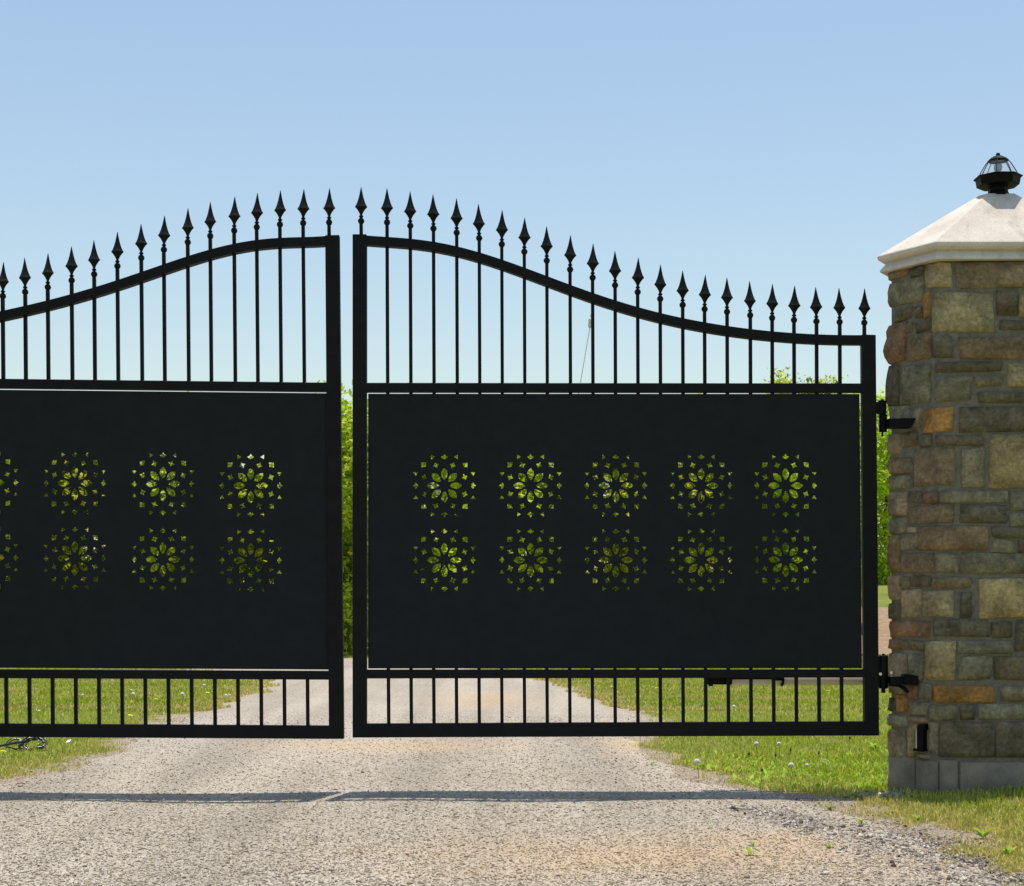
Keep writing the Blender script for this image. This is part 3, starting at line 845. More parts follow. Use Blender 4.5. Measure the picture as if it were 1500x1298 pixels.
def build_leaf(name, label, stile_in, stile_out, rail_pts, fins, y_mid, y_low, y_bot, low_x, panel, centres, tabs, lean):
    loc = (gx((stile_out[0][0] + stile_out[1][0]) / 2), GY, 0.28)
    root = thing(name, loc, label, 'gate', 'leaves of the driveway gate')
    D2 = 0.022
    for st in (stile_in, stile_out):
        m = MB(); m.add(*slab(st, GY - D2 - 0.001, GY + D2 + 0.001)); bevel(m.build('stile', M_frame, root), 0.003, 2)
    xa = min(max(p_[0] for p_ in stile_in), max(p_[0] for p_ in stile_out)) - 9
    xb = max(min(p_[0] for p_ in stile_in), min(p_[0] for p_ in stile_out)) + 9
    rc = smooth_curve(rail_pts)
    xs = np.linspace(xa, xb, 60)
    top = []; bot = []
    for x_ in xs:
        y_ = rc(x_); sl_ = (rc(x_ + 1) - rc(x_ - 1)) / 2
        th = 13.6 * math.sqrt(1 + sl_ * sl_)
        top.append((x_, y_)); bot.append((x_, y_ + th))
    v = []; f = []
    for (tp_, bt_) in zip(top, bot):
        v += [(gx(tp_[0]), GY - D2, gz(tp_[1])), (gx(tp_[0]), GY + D2, gz(tp_[1])), (gx(bt_[0]), GY + D2, gz(bt_[1])), (gx(bt_[0]), GY - D2, gz(bt_[1]))]
    for i in range(59):
        for k_ in range(4): f.append((i * 4 + k_, i * 4 + (k_ + 1) % 4, i * 4 + 4 + (k_ + 1) % 4, i * 4 + 4 + k_))
    f += [(0, 1, 2, 3), tuple(59 * 4 + k_ for k_ in range(4))]
    obj('arched_rail', v, f, M_frame, root)
    def rail(nm, ya, yb):   # ya, yb: (top at xa, bottom at xa), (top at xb, bottom at xb)
        m = MB(); m.add(*slab([(xa, ya[0]), (xb, yb[0]), (xb, yb[1]), (xa, ya[1])], GY - D2, GY + D2)); bevel(m.build(nm, M_frame, root), 0.002, 1)
    rail('middle_rail', *y_mid); rail('lower_rail', *y_low); rail('bottom_rail', *y_bot)
    ln = lambda q_, x_: q_[0][0] + (q_[1][0] - q_[0][0]) * (x_ - xa) / (xb - xa)
    lb = lambda q_, x_: q_[0][1] + (q_[1][1] - q_[0][1]) * (x_ - xa) / (xb - xa)
    for (fx_, tipy, on_stile) in fins:
        base = tipy + 54.5
        if on_stile: picket(root, fx_, base, fx_ + 0.2, rc(fx_) + 4, True)
        else:
            yb_ = lb(y_mid, fx_) + (2.6 if tabs else -2)
            picket(root, fx_, base, fx_ + lean(yb_) - lean(base), yb_, True)
    for x_ in low_x:
        ya_ = ln(y_low, x_) - (3.0 if tabs else -2); yb_ = ln(y_bot, x_) + 2
        picket(root, x_ - 0.6, ya_, x_, yb_)
        # weld beads where the bar meets the rails
    pn = panel_mesh(panel, centres, root, GY - 0.004)
    return root

R_rail = [(517, 344.5), (567, 347.5), (601, 351.5), (635, 356), (668, 363), (702, 371), (735, 381), (768, 392), (801, 405.5), (835, 418.5), (868, 431.5), (901, 442), (934, 451),
          (967, 459), (1000, 466.6), (1033, 473.2), (1067, 478.8), (1099, 483.5), (1131, 487), (1163, 489.3), (1196, 490.6), (1230, 491.5), (1281, 492)]
R_fin = list(zip([529, 567, 601, 635, 669, 702, 735, 768, 801, 835, 868, 901, 934, 967, 1000, 1032, 1065, 1099, 1131, 1163, 1196, 1230, 1266],
                 [274, 276, 281, 285, 291, 299, 308, 319, 332, 345, 357, 368, 378, 388, 397, 403, 407, 412, 416, 419, 421, 422, 423]))
R_fin = [(a_, b_, a_ in (529, 1266)) for a_, b_ in R_fin]
leafR = build_leaf('gate_leaf', 'right leaf of the black iron gate, hinged to the stone pillar',
    [(517, 344.5), (537.5, 344.5), (537.5, 1080), (517, 1080)],
    [(1261, 491), (1281.5, 491.5), (1286.5, 1077), (1265.5, 1077.3)],
    R_rail, R_fin, ((561.5, 575), (562.5, 575.5)), ((981, 993.7), (980.5, 992.5)), ((1060, 1080), (1056.5, 1077)),
    [569.5 + 33.18 * i for i in range(21)],
    [(539.4, 577), (1258.7, 577.4), (1262.2, 978.8), (539.4, 979.2)],
    [(651, 711.5), (777.2, 711.5), (902, 711.5), (1027, 711.5), (1150.5, 711.5), (651, 820.5), (777.2, 820.5), (902, 820.5), (1027, 820.5), (1150.5, 820)],
    True, lambda y_: (y_ - 345) * 0.004)
L_rail = [(497, 345.5), (482, 346), (444, 347.5), (410, 350.5), (376, 355), (343, 359), (308, 366), (275, 375.5), (240, 388), (207, 401), (172, 413), (138, 423.5), (105, 432.5), (70, 441),
          (37, 448.8), (0, 457), (-30, 463.5), (-63, 470.5), (-97, 476.5), (-130, 481.5), (-165, 485), (-200, 487.5), (-250, 489), (-283, 489)]
Lx = [482, 444, 410, 376, 343, 308, 275, 240, 207, 172, 138, 105, 70, 37, 4]
Lt = [276, 277, 279, 283, 288, 296, 305, 316, 328, 340, 352, 361, 371, 378, 384]
for k in range(8):
    Lx.append(4 - 33.6 * (k + 1) if k < 7 else -268); Lt.append(interp(L_rail, Lx[-1]) - 71)
L_fin = [(a_, b_, a_ in (482, -268)) for a_, b_ in zip(Lx, Lt)]
leafL = build_leaf('gate_leaf', 'left leaf of the black iron gate, running out of the picture at the left',
    [(477, 346), (497.5, 345.5), (504, 1082), (482.5, 1082)],
    [(-284, 489), (-263, 489), (-261, 1079), (-282, 1079)],
    L_rail, L_fin, ((552.5, 566), (561.3, 574.5)), ((979, 992), (983, 995.5)), ((1058, 1077.5), (1063, 1082)),
    [451 - 33.95 * i for i in range(21)],
    [(-260, 568.4), (483.8, 576.4), (484.8, 980.8), (-259, 976.8)],
    [(367.5, 711.5), (239, 709), (110, 708), (-18.5, 707), (-147, 706), (367.5, 821), (239, 819.5), (110, 818), (-18.5, 817), (-147, 816)],
    False, lambda y_: (y_ - 345) * 0.0085)

# hinges of the right leaf (they swing with the leaf); the arms belong to the pillar
def gbox(mb, x0, x1, y0, y1, ya=GY - 0.02, yb=GY + 0.02): mb.add(*slab([(x0, y0), (x1, y0), (x1, y1), (x0, y1)], ya, yb))
def gcyl(mb, x0, x1, y0, y1, yc=GY, n=14):
    r_ = (x1 - x0) / 2 * GY / F; mb.lathe((gx((x0 + x1) / 2), yc, 0), [(r_ * 0.9, gz(y1)), (r_, gz(y1) + 0.003), (r_, gz(y0) - 0.003), (r_ * 0.9, gz(y0))], n)
h = MB(); gcyl(h, 1286, 1298.5, 587, 607); h.build('hinge_barrel', M_iron, leafR, smooth=False)
h = MB(); gbox(h, 1280, 1291, 589, 606, GY - 0.012, GY + 0.012); h.build('hinge_plate', M_iron, leafR)
h = MB(); gcyl(h, 1290, 1294.5, 585, 588); h.build('pin_head', M_iron, leafR)
h = MB(); gcyl(h, 1291, 1294, 633, 639.5); h.build('pin_tip', M_iron, leafR)
h = MB(); gcyl(h, 1287.5, 1299.5, 607.5, 633); h.build('hinge_knuckle', M_iron, pillar)
h = MB(); h.add(*slab([(1297, 615.5), (1335.5, 615), (1333, 621), (1329, 628.5), (1297, 628.8)], GY - 0.075, GY - 0.005)); h.build('hinge_arm', M_iron, pillar)
h = MB(); gcyl(h, 1287.5, 1301, 960, 1008.5); h.build('hinge_barrel', M_iron, leafR)
h = MB(); gbox(h, 1282, 1292, 962, 1006, GY - 0.012, GY + 0.012); h.build('hinge_plate', M_iron, leafR)
h = MB(); gcyl(h, 1292, 1296, 957.5, 960.5); h.build('pin_head', M_iron, leafR)
h = MB(); gcyl(h, 1291, 1297, 1008, 1015); h.build('pin_tip', M_iron, leafR)
h = MB(); gbox(h, 1299, 1336, 990.5, 1001.5, GY - 0.075, GY - 0.02); h.add(*slab([(1318, 987.5), (1324, 986.5), (1338, 989), (1338, 1002.5), (1318, 1001.5)], GY - 0.085, GY - 0.015)); h.build('hinge_arm', M_iron, pillar)
h = MB(); h.tube([(gx(1300), GY - 0.03, gz(1002)), (gx(1313), GY - 0.05, gz(1003)), (gx(1321), GY - 0.055, gz(1008)), (gx(1326), GY - 0.06, gz(1013.5))], 0.009, 8)
h.build('brace_rod', M_iron, pillar)
for (a_, b_) in ((1287.5, 987), (1303, 985), (1304.5, 992)):
    h = MB(); h.tube([(gx(a_), GY - 0.034, gz(b_)), (gx(a_), GY - 0.022, gz(b_))], 0.0085, 6); h.build('bolt', M_steel, leafR)

# gate opener behind the lower rail
op = thing('gate_opener', (gx(1160), GY + 0.10, 0.5), 'grey ram gate opener with black rod behind the lower rail of the right leaf', 'gate opener')
h = MB(); h.tube([(gx(1076), GY + 0.11, gz(997.6)), (gx(1300), GY + 0.11, gz(997.6))], 7.6 * GY / F, 16)
h.build('cylinder_body', M_grey, op, smooth=False)
h = MB(); gbox(h, 1036, 1074, 992.5, 1003.5, GY + 0.035, GY + 0.12); h.build('front_bracket', M_iron, op)
h = MB(); gcyl(h, 1040, 1047, 1002, 1006, GY + 0.06); h.build('bracket_bolt', M_iron, op)
h = MB(); h.tube([(gx(1072), GY + 0.075, gz(994.5)), (gx(1152), GY + 0.075, gz(994.5))], 0.008, 8); h.build('rod', M_iron, op)
h = MB(); gbox(h, 1140, 1152, 990, 998, GY + 0.06, GY + 0.10); h.add(*slab([(1149.5, 996), (1152.5, 996), (1152, 1003), (1149, 1007), (1147.5, 1005.5), (1149.5, 1001)], GY + 0.06, GY + 0.10)); h.build('catch', M_iron, op)

# ------------------------------------------------------------------ pebbles
def stones_mesh(name, X, Y, size, mat, lab, lift=0.007, flat=0.55, par_kind='stuff'):
    n = len(X)
    base = np.array([[1, 0, 0], [0.35, 0.9, 0], [-0.8, 0.6, 0], [-0.7, -0.7, 0], [0.4, -0.9, 0], [0.1, 0.1, 1.0], [0, 0, -0.6]])
    V = base[None] * rng.uniform(0.65, 1.25, (n, 7, 3))
    V *= size[:, None, None] * np.stack([rng.uniform(0.8, 1.35, n), rng.uniform(0.7, 1.1, n), rng.uniform(0.4, 0.9, n) * flat / 0.55], 1)[:, None, :]
    a = rng.uniform(0, 2 * np.pi, n); ca, sa = np.cos(a)[:, None], np.sin(a)[:, None]
    tl = rng.normal(0, 0.35, n)[:, None]
    x, y, z = V[..., 0], V[..., 1], V[..., 2]
    z = z + x * tl
    V = np.stack([x * ca - y * sa + X[:, None], x * sa + y * ca + Y[:, None], z + (height(X, Y) + lift)[:, None] + size[:, None] * 0.02], 2).reshape(-1, 3)
    f = []
    for k in range(5): f += [[k, (k + 1) % 5, 5], [(k + 1) % 5, k, 6]]
    f = np.array(f)
    L = (f[None] + 7 * np.arange(n)[:, None, None]).ravel()
    o = np_mesh(name, V, L, np.full(n * 10, 3), mat, par_kind)
    o['label'] = lab; o['category'] = 'gravel'
    return o

N = 100000
Y = 4.6 / (1 - rng.uniform(0, 1, N) * (1 - 4.6 / 12.5))
X = rng.uniform(-0.42, 0.42, N) * Y
d = edge_dist(X, Y) + 0.5 * wob(X, Y)
keep = d < rng.exponential(0.12, N)
X, Y = X[keep], Y[keep]
stones_mesh('loose_gravel', X, Y, np.clip(rng.lognormal(math.log(0.0034), 0.42, len(X)), 0.0016, 0.012), M_pebble, 'loose pale pebbles scattered over the gravel driveway')
# coarse crushed stone along the right edge of the drive
N = 11000
t = rng.uniform(0, 1, N); px = np.interp(t, [0, .2, .45, .7, 1], [1.08, 1.26, 1.43, 1.58, 1.78]); py = np.interp(t, [0, .2, .45, .7, 1], [7.0, 6.72, 6.2, 5.72, 4.85])
w = np.interp(t, [0, .2, .6, 1], [0.04, 0.07, 0.12, 0.12])
X = px + rng.normal(0, 1, N) * w * 1.1; Y = py + rng.normal(0, 1, N) * w * 1.1
stones_mesh('crushed_stone', X, Y, np.clip(rng.lognormal(math.log(0.0052), 0.5, N), 0.0025, 0.02), M_crushed, 'coarser grey crushed stone banked along the right edge of the drive', 0.004)
N = 420
X = rng.normal(1.86, 0.075, N); Y = rng.normal(7.46, 0.045, N)
stones_mesh('rubble', X, Y, np.clip(rng.lognormal(math.log(0.010), 0.4, N), 0.005, 0.022), M_crushed, 'grey rubble lying against the left foot of the stone pillar', 0.004)

# ------------------------------------------------------------------ grass
def blades(name, X, Y, hgt, wid, dry, lab, lean=0.5):
    n = len(X)
    Z = height(X, Y) - 0.004
    a = rng.uniform(0, 2 * np.pi, n); la = rng.uniform(0, 2 * np.pi, n)
    lm = np.abs(rng.normal(0, lean, n)) * hgt
    dx, dy = np.cos(a) * wid / 2, np.sin(a) * wid / 2
    lx, ly = np.cos(la) * lm, np.sin(la) * lm
    V = np.zeros((n, 5, 3))
    V[:, 0] = np.stack([X - dx, Y - dy, Z], 1); V[:, 1] = np.stack([X + dx, Y + dy, Z], 1)
    V[:, 2] = np.stack([X + dx * .75 + lx * .35, Y + dy * .75 + ly * .35, Z + hgt * .6], 1)
    V[:, 3] = np.stack([X - dx * .75 + lx * .35, Y - dy * .75 + ly * .35, Z + hgt * .6], 1)
    V[:, 4] = np.stack([X + lx, Y + ly, Z + np.maximum(hgt - lm * 0.3, hgt * .5)], 1)
    V = V.reshape(-1, 3)
    base = 5 * np.arange(n)[:, None]
    L = (np.array([[0, 1, 2, 3, 3, 2, 4]]) + base).ravel()
    S = np.tile([4, 3], n)
    o = np_mesh(name, V, L, S, M_grass, 'stuff', attr={'dry': np.repeat(dry, 5)})
    o['label'] = lab; o['category'] = 'grass'
    return o

def in_pillar(X, Y): return (np.abs(X - 2.517) < 0.58) & (np.abs(Y - 7.69) < 0.29 * (1.45 - np.abs(X - 2.517) / 0.72)) & (np.abs(X-2.517) + (np.abs(Y-7.69)) * 0.655 < 0.585)

def clumpy(X, Y):
    return 0.5 + 0.25 * np.sin(6.1 * X + 2.2 * Y) * np.sin(5.3 * Y - 1.1 * X) + 0.25 * np.sin(13.7 * X - 7 * Y + 2) * np.sin(11.9 * Y + 3 * X)

# near verge grass, Y 4.6..12
N = 330000
Y = 4.6 / (1 - rng.uniform(0, 1, N) * (1 - 4.6 / 13.0)); X = rng.uniform(-0.44, 0.52, N) * Y
d = edge_dist(X, Y) + wob(X, Y)
cl = clumpy(X, Y)
d = d + 0.10 * np.sin(17 * X + 5 * Y) * np.sin(14 * Y - 6 * X)
keep = (d > 0.0) | (rng.uniform(0, 1, N) < 0.16 * np.exp(d / 0.12) * (cl > 0.5))
keep &= (rng.uniform(0, 1, N) < np.clip(0.14 + d / 0.22, 0.14, 1.0)) & ~in_pillar(X, Y)
keep &= ~((np.abs(X - 1.86) < 0.12) & (np.abs(Y - 7.46) < 0.05) & (rng.uniform(0, 1, N) < 0.8))
X, Y, d, cl = X[keep], Y[keep], d[keep], cl[keep]
dry = np.clip(0.95 - d / (0.45 + 0.35 * cl) + rng.normal(0, 0.16, len(X)), 0, 1)
dry = np.maximum(dry, np.clip(0.55 * sstep(0.35, 0.05, cl) if False else 0.6 * (1 - sstep(0.05, 0.45, cl)), 0, 1))
dry = np.where((X > 1.2) & (Y < 7.35), np.clip(dry + 0.35 - 0.2 * cl, 0, 1), dry)
tall = ((X > 0.8) & (X < 3.2) & (Y > 7.7) & (Y < 9.6)).astype(float)
hg = (0.028 + 0.016 * cl + tall * 0.028 * cl) * rng.uniform(0.5, 1.35, len(X)) * np.clip(0.55 + d / 0.5, 0.45, 1)
blades('verge_grass', X, Y, hg, rng.uniform(0.0022, 0.0048, len(X)) * (1 + 0.05 * Y), dry, 'dry yellowish grass on the verges either side of the drive', 0.65)
# lawn behind the gate, Y 12..27
N = 300000
Y = 13.0 / (1 - rng.uniform(0, 1, N) * (1 - 13.0 / 30.0)); X = rng.uniform(-0.46, 0.52, N) * Y
d = edge_dist(X, Y) + wob(X, Y); keep = d > 0.0
soil = (X > 5.2) & (Y > 25.6)
keep &= ~(soil & (rng.uniform(0, 1, N) < 0.97))
X, Y, d = X[keep], Y[keep], d[keep]; cl = clumpy(X * .5, Y * .5)
stripe = 0.5 + 0.5 * np.sin(Y * 4.4 + 0.5 * np.sin(X * .7))
dry = np.clip(0.85 - d / 0.7 + rng.normal(0, 0.16, len(X)), 0, 1)
dry = np.maximum(dry, np.clip(0.75 * stripe ** 2 * (0.4 + cl) + 0.05, 0, 1))
blades('lawn_grass', X, Y, 0.040 * rng.uniform(0.6, 1.3, len(X)), rng.uniform(0.007, 0.014, len(X)), dry, 'mown lawn grass stretching away behind the gate', 0.5)

# ------------------------------------------------------------------ flowers, weeds, litter
def ground(px, py):
    Yg = EYE * F / (py - HY); return (px - 750) / F * Yg, Yg
def puff_head():
    m = MB()
    for i in range(90):
        zz = 1 - 2 * (i + .5) / 90; a_ = i * 2.39996; r_ = math.sqrt(1 - zz * zz)
        n_ = Vector((r_ * math.cos(a_), r_ * math.sin(a_), zz)); t_ = n_.orthogonal().normalized(); u_ = n_.cross(t_)
        R = 0.014
        m.add([n_ * 0.003, n_ * R + t_ * 0.0032, n_ * R - t_ * 0.0016 + u_ * 0.0028, n_ * R - t_ * 0.0016 - u_ * 0.0028], [(0, 1, 2), (0, 2, 3), (0, 3, 1), (1, 2, 3)])
    return m
def yellow_head():
    m = MB()
    for ring, (R, n_, tilt) in enumerate(((0.017, 16, 0.25), (0.012, 12, 0.7), (0.007, 8, 1.1))):
        for k_ in range(n_):
            a_ = k_ * 2 * math.pi / n_ + ring * .3; c_, s_ = math.cos(a_), math.sin(a_); w_ = 0.003
            zt = R * math.sin(tilt) * .7
            m.add([(0, 0, 0), (c_ * R * .6 - s_ * w_, s_ * R * .6 + c_ * w_, zt * .7), (c_ * R, s_ * R, zt), (c_ * R * .6 + s_ * w_, s_ * R * .6 - c_ * w_, zt * .7)], [(0, 1, 2, 3)])
    return m
def mesh_of(m, name, mat):
    me = bpy.data.meshes.new(name); me.from_pydata([tuple(v) for v in m.v], [], m.f); me.materials.append(mat); return me
MP = mesh_of(puff_head(), 'seed_head', M_puff); MY = mesh_of(yellow_head(), 'flower_head', M_yellow)
mb_ = MB(); mb_.lathe((0, 0, 0), [(0.002, 0), (0.006, 0.004), (0.007, 0.012), (0.004, 0.022), (0.001, 0.026)], 8)
MBUD = mesh_of(mb_, 'bud', M_brownbud)
def flower(kind, px, py, hh, label, group, sc=1.0):
    gxp, gyp = ground(px, py + hh * F / ground(px, py)[1])
    # head seen at (px, py): put the foot on the ground below it
    Yg = EYE - hh; Yg = Yg * F / (py - HY)
    Xg = (px - 750) / F * Yg; zg = float(height(Xg, Yg))
    if not (4 < Yg < 30): return
    lx = random.uniform(-.3, .3) * hh
    t = thing('dandelion', (Xg - lx, Yg, zg), label, 'dandelion', group)
    m = MB(); m.tube([(Xg - lx, Yg, zg - .005), (Xg - lx * .8, Yg, zg + hh * .45), (Xg, Yg, zg + hh)], 0.0016 * sc, 5); m.build('stem', M_stem, t)
    me, nm = {'puff': (MP, 'seed_head'), 'yellow': (MY, 'flower_head'), 'bud': (MBUD, 'bud')}[kind]
    h_ = bpy.data.objects.new(nm, me); col.objects.link(h_); h_.parent = t
    h_.location = (lx, 0, hh); h_.scale = (sc, sc, sc); h_.rotation_euler = (random.uniform(0, .5), random.uniform(-.3, .3), random.uniform(0, 6))
puffs = [(1021, 1114, .09, 'white dandelion puff at the grass edge beside the gravel, left of the others', 1.2), (1108, 1087, .10, 'white dandelion puff just under the gate bottom, left of a pair', 1.1),
         (1141, 1087, .10, 'white dandelion puff just under the gate bottom, right of a pair', 1.0), (1159, 1121, .08, 'white dandelion puff low among broad leaves right of the gravel', 1.1),
         (1182, 1121, .07, 'small pale dandelion puff beside a bent straw stem', .8), (1075, 1035, .06, 'white dandelion puff seen between bars under the gate opener', 1.1),
         (195, 1018, .06, 'larger white dandelion puff on the left lawn beside a smaller one', 1.3), (192, 1013, .07, 'smaller white dandelion puff on the left lawn behind a larger one', .8),
         (267, 1017, .07, 'lone white dandelion puff in the seventh bar gap of the left lawn', 1.4), (299, 1004, .07, 'ragged white dandelion puff farthest back near the drive', 1.2),
         (331, 1019, .07, 'left white dandelion puff near the drive edge behind the gate', 1.1), (336, 1018, .06, 'right white dandelion puff near the drive edge behind the gate', .9),
         (57, 1041, .05, 'white dandelion puff on the lawn above the cable coil', .9), (121, 1020, .05, 'faint white dandelion puff between the left bars', 1.0), (588, 1, 0, '', 0)]
for (a_, b_, h_, lab, sc) in puffs:
    if lab: flower('puff', a_, b_, h_, lab, 'white dandelion puffs in the grass', sc)
yel = [(133, 1046, 'yellow dandelion low on the left lawn behind the third bar gap'), (191, 1047, 'yellow dandelion left of two near the bottom rail'), (206, 1044, 'yellow dandelion right of two near the bottom rail'),
       (193, 1029, 'yellow dandelion midway down the lawn under the white puffs'), (229, 1025, 'yellow dandelion on the left lawn left of the lone puff'), (252, 1029, 'yellow dandelion hard beside a bar left of the lone puff'),
       (304, 1014, 'small yellow dandelion farthest back by the drive'), (896, 1005, 'yellow dandelion at the right lawn edge behind the gate'), (962, 1008, 'pale yellow dandelion on the right lawn behind the bars'),
       (1213, 1012, 'yellow dandelion on the right lawn below the gate opener'), (5, 1101, 'yellow dandelion in front of the black cable coil'), (1230, 1101, 'yellow dandelion on the right verge under the gate')]
for (a_, b_, lab) in yel: flower('yellow', a_, b_, .035, lab, 'yellow dandelions in the lawn', 1.25)
for k, (a_, b_, lab) in enumerate([(1097, 1105, 'brown seed bud on a stalk right of the first puff'), (1158, 1098, 'brown seed bud on a stalk above the low puff'), (1199, 1103, 'reddish brown seed bud on the tallest stalk'),
                    (1136, 1107, 'brown seed bud on a stalk between the puffs'), (1116, 1131, 'brown seed bud low among the broad leaves'), (1245, 1083, 'brown seed bud close under the gate bottom by the pillar')]):
    flower('bud', a_, b_, .11, lab, 'brown seed buds on stalks', .8)

def weed_mesh(n_, R, up, seed):
    r = random.Random(seed); m = MB()
    for k_ in range(n_):
        a_ = r.uniform(0, 6.28); L_ = R * r.uniform(.6, 1.1); w_ = L_ * r.uniform(.07, .14); e_ = up * r.uniform(.5, 1.3)
        c_, s_ = math.cos(a_), math.sin(a_); pts = []
        for t, ww in ((0, .25), (.35, .8), (.7, 1.0), (1, .05)):
            rr = L_ * t * math.cos(e_ * (1 - .4 * t)); zz = L_ * t * math.sin(e_) * (1 - .35 * t)
            for sd in (-1, 1): pts.append((c_ * rr - s_ * w_ * ww * sd, s_ * rr + c_ * w_ * ww * sd, zz + .003 + 0.15 * w_ * ww))
        m.add(pts, [(0, 1, 3, 2), (2, 3, 5, 4), (4, 5, 7, 6)])
    return mesh_of(m, 'weed', M_weed)
WM = [weed_mesh(16, .075, .8, 1), weed_mesh(22, .065, 1.0, 2), weed_mesh(11, .05, .8, 3), weed_mesh(26, .08, 1.1, 4)]
weeds = [(1101, 1253, 2, 'bright green weed sprouting alone in the sandy gravel', 1.0), (1104, 1237, 2, 'olive weed just behind the lone sprout in the gravel', .7), (1040, 1212, 2, 'tiny weed in the gravel left of the crushed stone', .5),
         (1218, 1243, 2, 'small weed at the inner edge of the crushed stone', .7), (1010, 1166, 2, 'small green weed beside the gate shadow', .6), (1262, 1210, 2, 'bright weed in dry grass above the crushed stone', .9),
         (955, 1122, 2, 'small weed at the tip of the right grass verge', .8), (1215, 1188, 1, 'green weed in front of the pillar foot', .8), (1345, 1206, 1, 'bright green weed on the verge left of the pillar front', .6),
         (1440, 1232, 3, 'broad green weed clump near the right picture edge', .8), (1478, 1255, 1, 'green weed clump lowest at the right picture edge', .8), (1280, 1105, 3, 'yellow green weed standing beside the pillar foot', .9)]
def weed_patch():
    g_ = np.random.default_rng(5); n = 5200
    X = g_.uniform(.95, 3.0, n); Y = g_.uniform(7.65, 9.6, n)
    k_ = (edge_dist(X, Y) + wob(X, Y) > .1) & ~in_pillar(X, Y) & (g_.uniform(0, 1, n) < np.clip(clumpy(X * 1.3, Y * 1.3) * 1.5 - .25, 0.05, 1) * (1 - sstep(8.6, 9.6, Y)))
    X, Y = X[k_], Y[k_]; n = len(X); Z = height(X, Y)
    L_ = g_.uniform(.022, .062, n); w_ = L_ * g_.uniform(.10, .22, n); a_ = g_.uniform(0, 6.28, n); e_ = g_.uniform(.3, 1.25, n)
    c_, s_ = np.cos(a_), np.sin(a_); V = np.zeros((n, 6, 3))
    for i, (t, ww) in enumerate(((0, .3), (.55, 1.0), (1.0, .08))):
        rr = L_ * t * np.cos(e_ * (1 - .5 * t)); zz = L_ * t * np.sin(e_) * (1 - .3 * t) + .008
        for j, sd in enumerate((-1, 1)): V[:, 2 * i + j] = np.stack([X + c_ * rr - s_ * w_ * ww * sd, Y + s_ * rr + c_ * w_ * ww * sd, Z + zz], 1)
    F_ = np.array([0, 1, 3, 2, 2, 3, 5, 4])
    o = np_mesh('weed_tangle', V.reshape(-1, 3), (F_[None] + 6 * np.arange(n)[:, None]).ravel(), np.full(2 * n, 4), M_weed, 'stuff')
    o['label'] = 'tangle of bright broad leaved weeds between the gravel and the pillar'; o['category'] = 'weeds'
weed_patch()
k2 = 0
for (a_, b_, mi, lab, sc) in weeds:
    x_, y_ = ground(a_, b_)
    o = bpy.data.objects.new('weed', WM[mi]); col.objects.link(o)
    o.location = (x_, y_, float(height(x_, y_)) + .004); o.scale = (sc, sc, sc); o.rotation_euler = (0, 0, random.uniform(0, 6))
    tag(o, lab or 'broad leaved green weed in the tangle of weeds between gravel and pillar', 'weed', 'broad leaved weeds on the right verge' if lab is None else None)

# bent straw stems
x_, y_ = ground(1205, 1135)
st = MB(); z_ = float(height(x_, y_))
st.tube([(x_ - .03, y_, z_), (x_ - .02, y_ - .02, z_ + .10), (x_ + .03, y_ - .02, z_ + .085), (x_ + .05, y_ - .03, z_ + .02)], .0022, 5)
tag(st.build('straw_stem', M_puff), 'pale bent straw stem arching over the weeds right of the puffs', 'stem')

# cable coil
cx_, cy_ = ground(36, 1101)
cz = float(height(cx_, cy_)) + .045
coil = thing('cable_coil', (cx_, cy_, cz - .045), 'coil of black cable lying on the grass under the left leaf', 'cable')
r = random.Random(3)
def loop(ox, oz, ra, rb, tilt, ph):
    pts = []
    for t_ in np.linspace(0, 2 * math.pi, 37):
        u, v = ra * math.cos(t_) * (1 + .08 * math.sin(2 * t_ + ph)), rb * math.sin(t_) * (1 + .1 * math.cos(3 * t_ + ph))
        pts.append((cx_ + ox + u, cy_ + v * math.cos(tilt), cz + oz + v * math.sin(tilt) + .006 * math.sin(3 * t_ + ph)))
    m = MB(); m.tube(pts, .0038, 6); m.build('cable_loop', M_rubber, coil, smooth=True)
for k in range(8): loop(r.uniform(.035, .075), r.uniform(-.008, .008), r.uniform(.055, .095), r.uniform(.04, .06), r.uniform(.45, .95), r.uniform(0, 6))
loop(-.07, .0, .05, .045, .7, 1)
loop(-.05, -.005, .06, .04, .8, 2)
m = MB(); m.tube([(cx_ - .34, cy_ - .05, cz - .03), (cx_ - .2, cy_ - .05, cz - .02), (cx_ - .10, cy_ - .04, cz), (cx_ - .03, cy_ - .02, cz + .015), (cx_ + .01, cy_, cz + .02)], [.006, .007, .008, .010, .007], 8); m.build('cable_end', M_rubber, coil, smooth=True)

M_red = rough_mat('red_twig', (0.22, 0.05, 0.03), (0.30, 0.09, 0.05), 60)
x_, y_ = ground(30, 1151); x_, y_ = ground(30, 1151); z_ = float(height(x_, y_))
m = MB(); m.tube([(x_ - .024, y_, z_ + .01), (x_, y_ + .004, z_ + .016), (x_ + .024, y_, z_ + .012)], .003, 6)
tag(m.build('twig', M_red), 'short reddish twig on the gravel at the left', 'twig')
x_, y_ = ground(100, 1097); z_ = float(height(x_, y_))
m = MB(); m.add([(x_ - .014, y_ - .01, z_ + .03), (x_ + .012, y_ - .012, z_ + .036), (x_ + .016, y_ + .014, z_ + .05), (x_ - .01, y_ + .012, z_ + .044), (x_ - .014, y_ - .01, z_ + .028), (x_ + .012, y_ - .012, z_ + .034), (x_ + .016, y_ + .014, z_ + .048), (x_ - .01, y_ + .012, z_ + .042)],
                  [(0, 1, 2, 3), (4, 5, 6, 7), (0, 1, 5, 4), (1, 2, 6, 5), (2, 3, 7, 6), (3, 0, 4, 7)])
tag(m.build('paper_scrap', M_puff), 'scrap of white litter on dry grass right of the cable coil', 'litter')

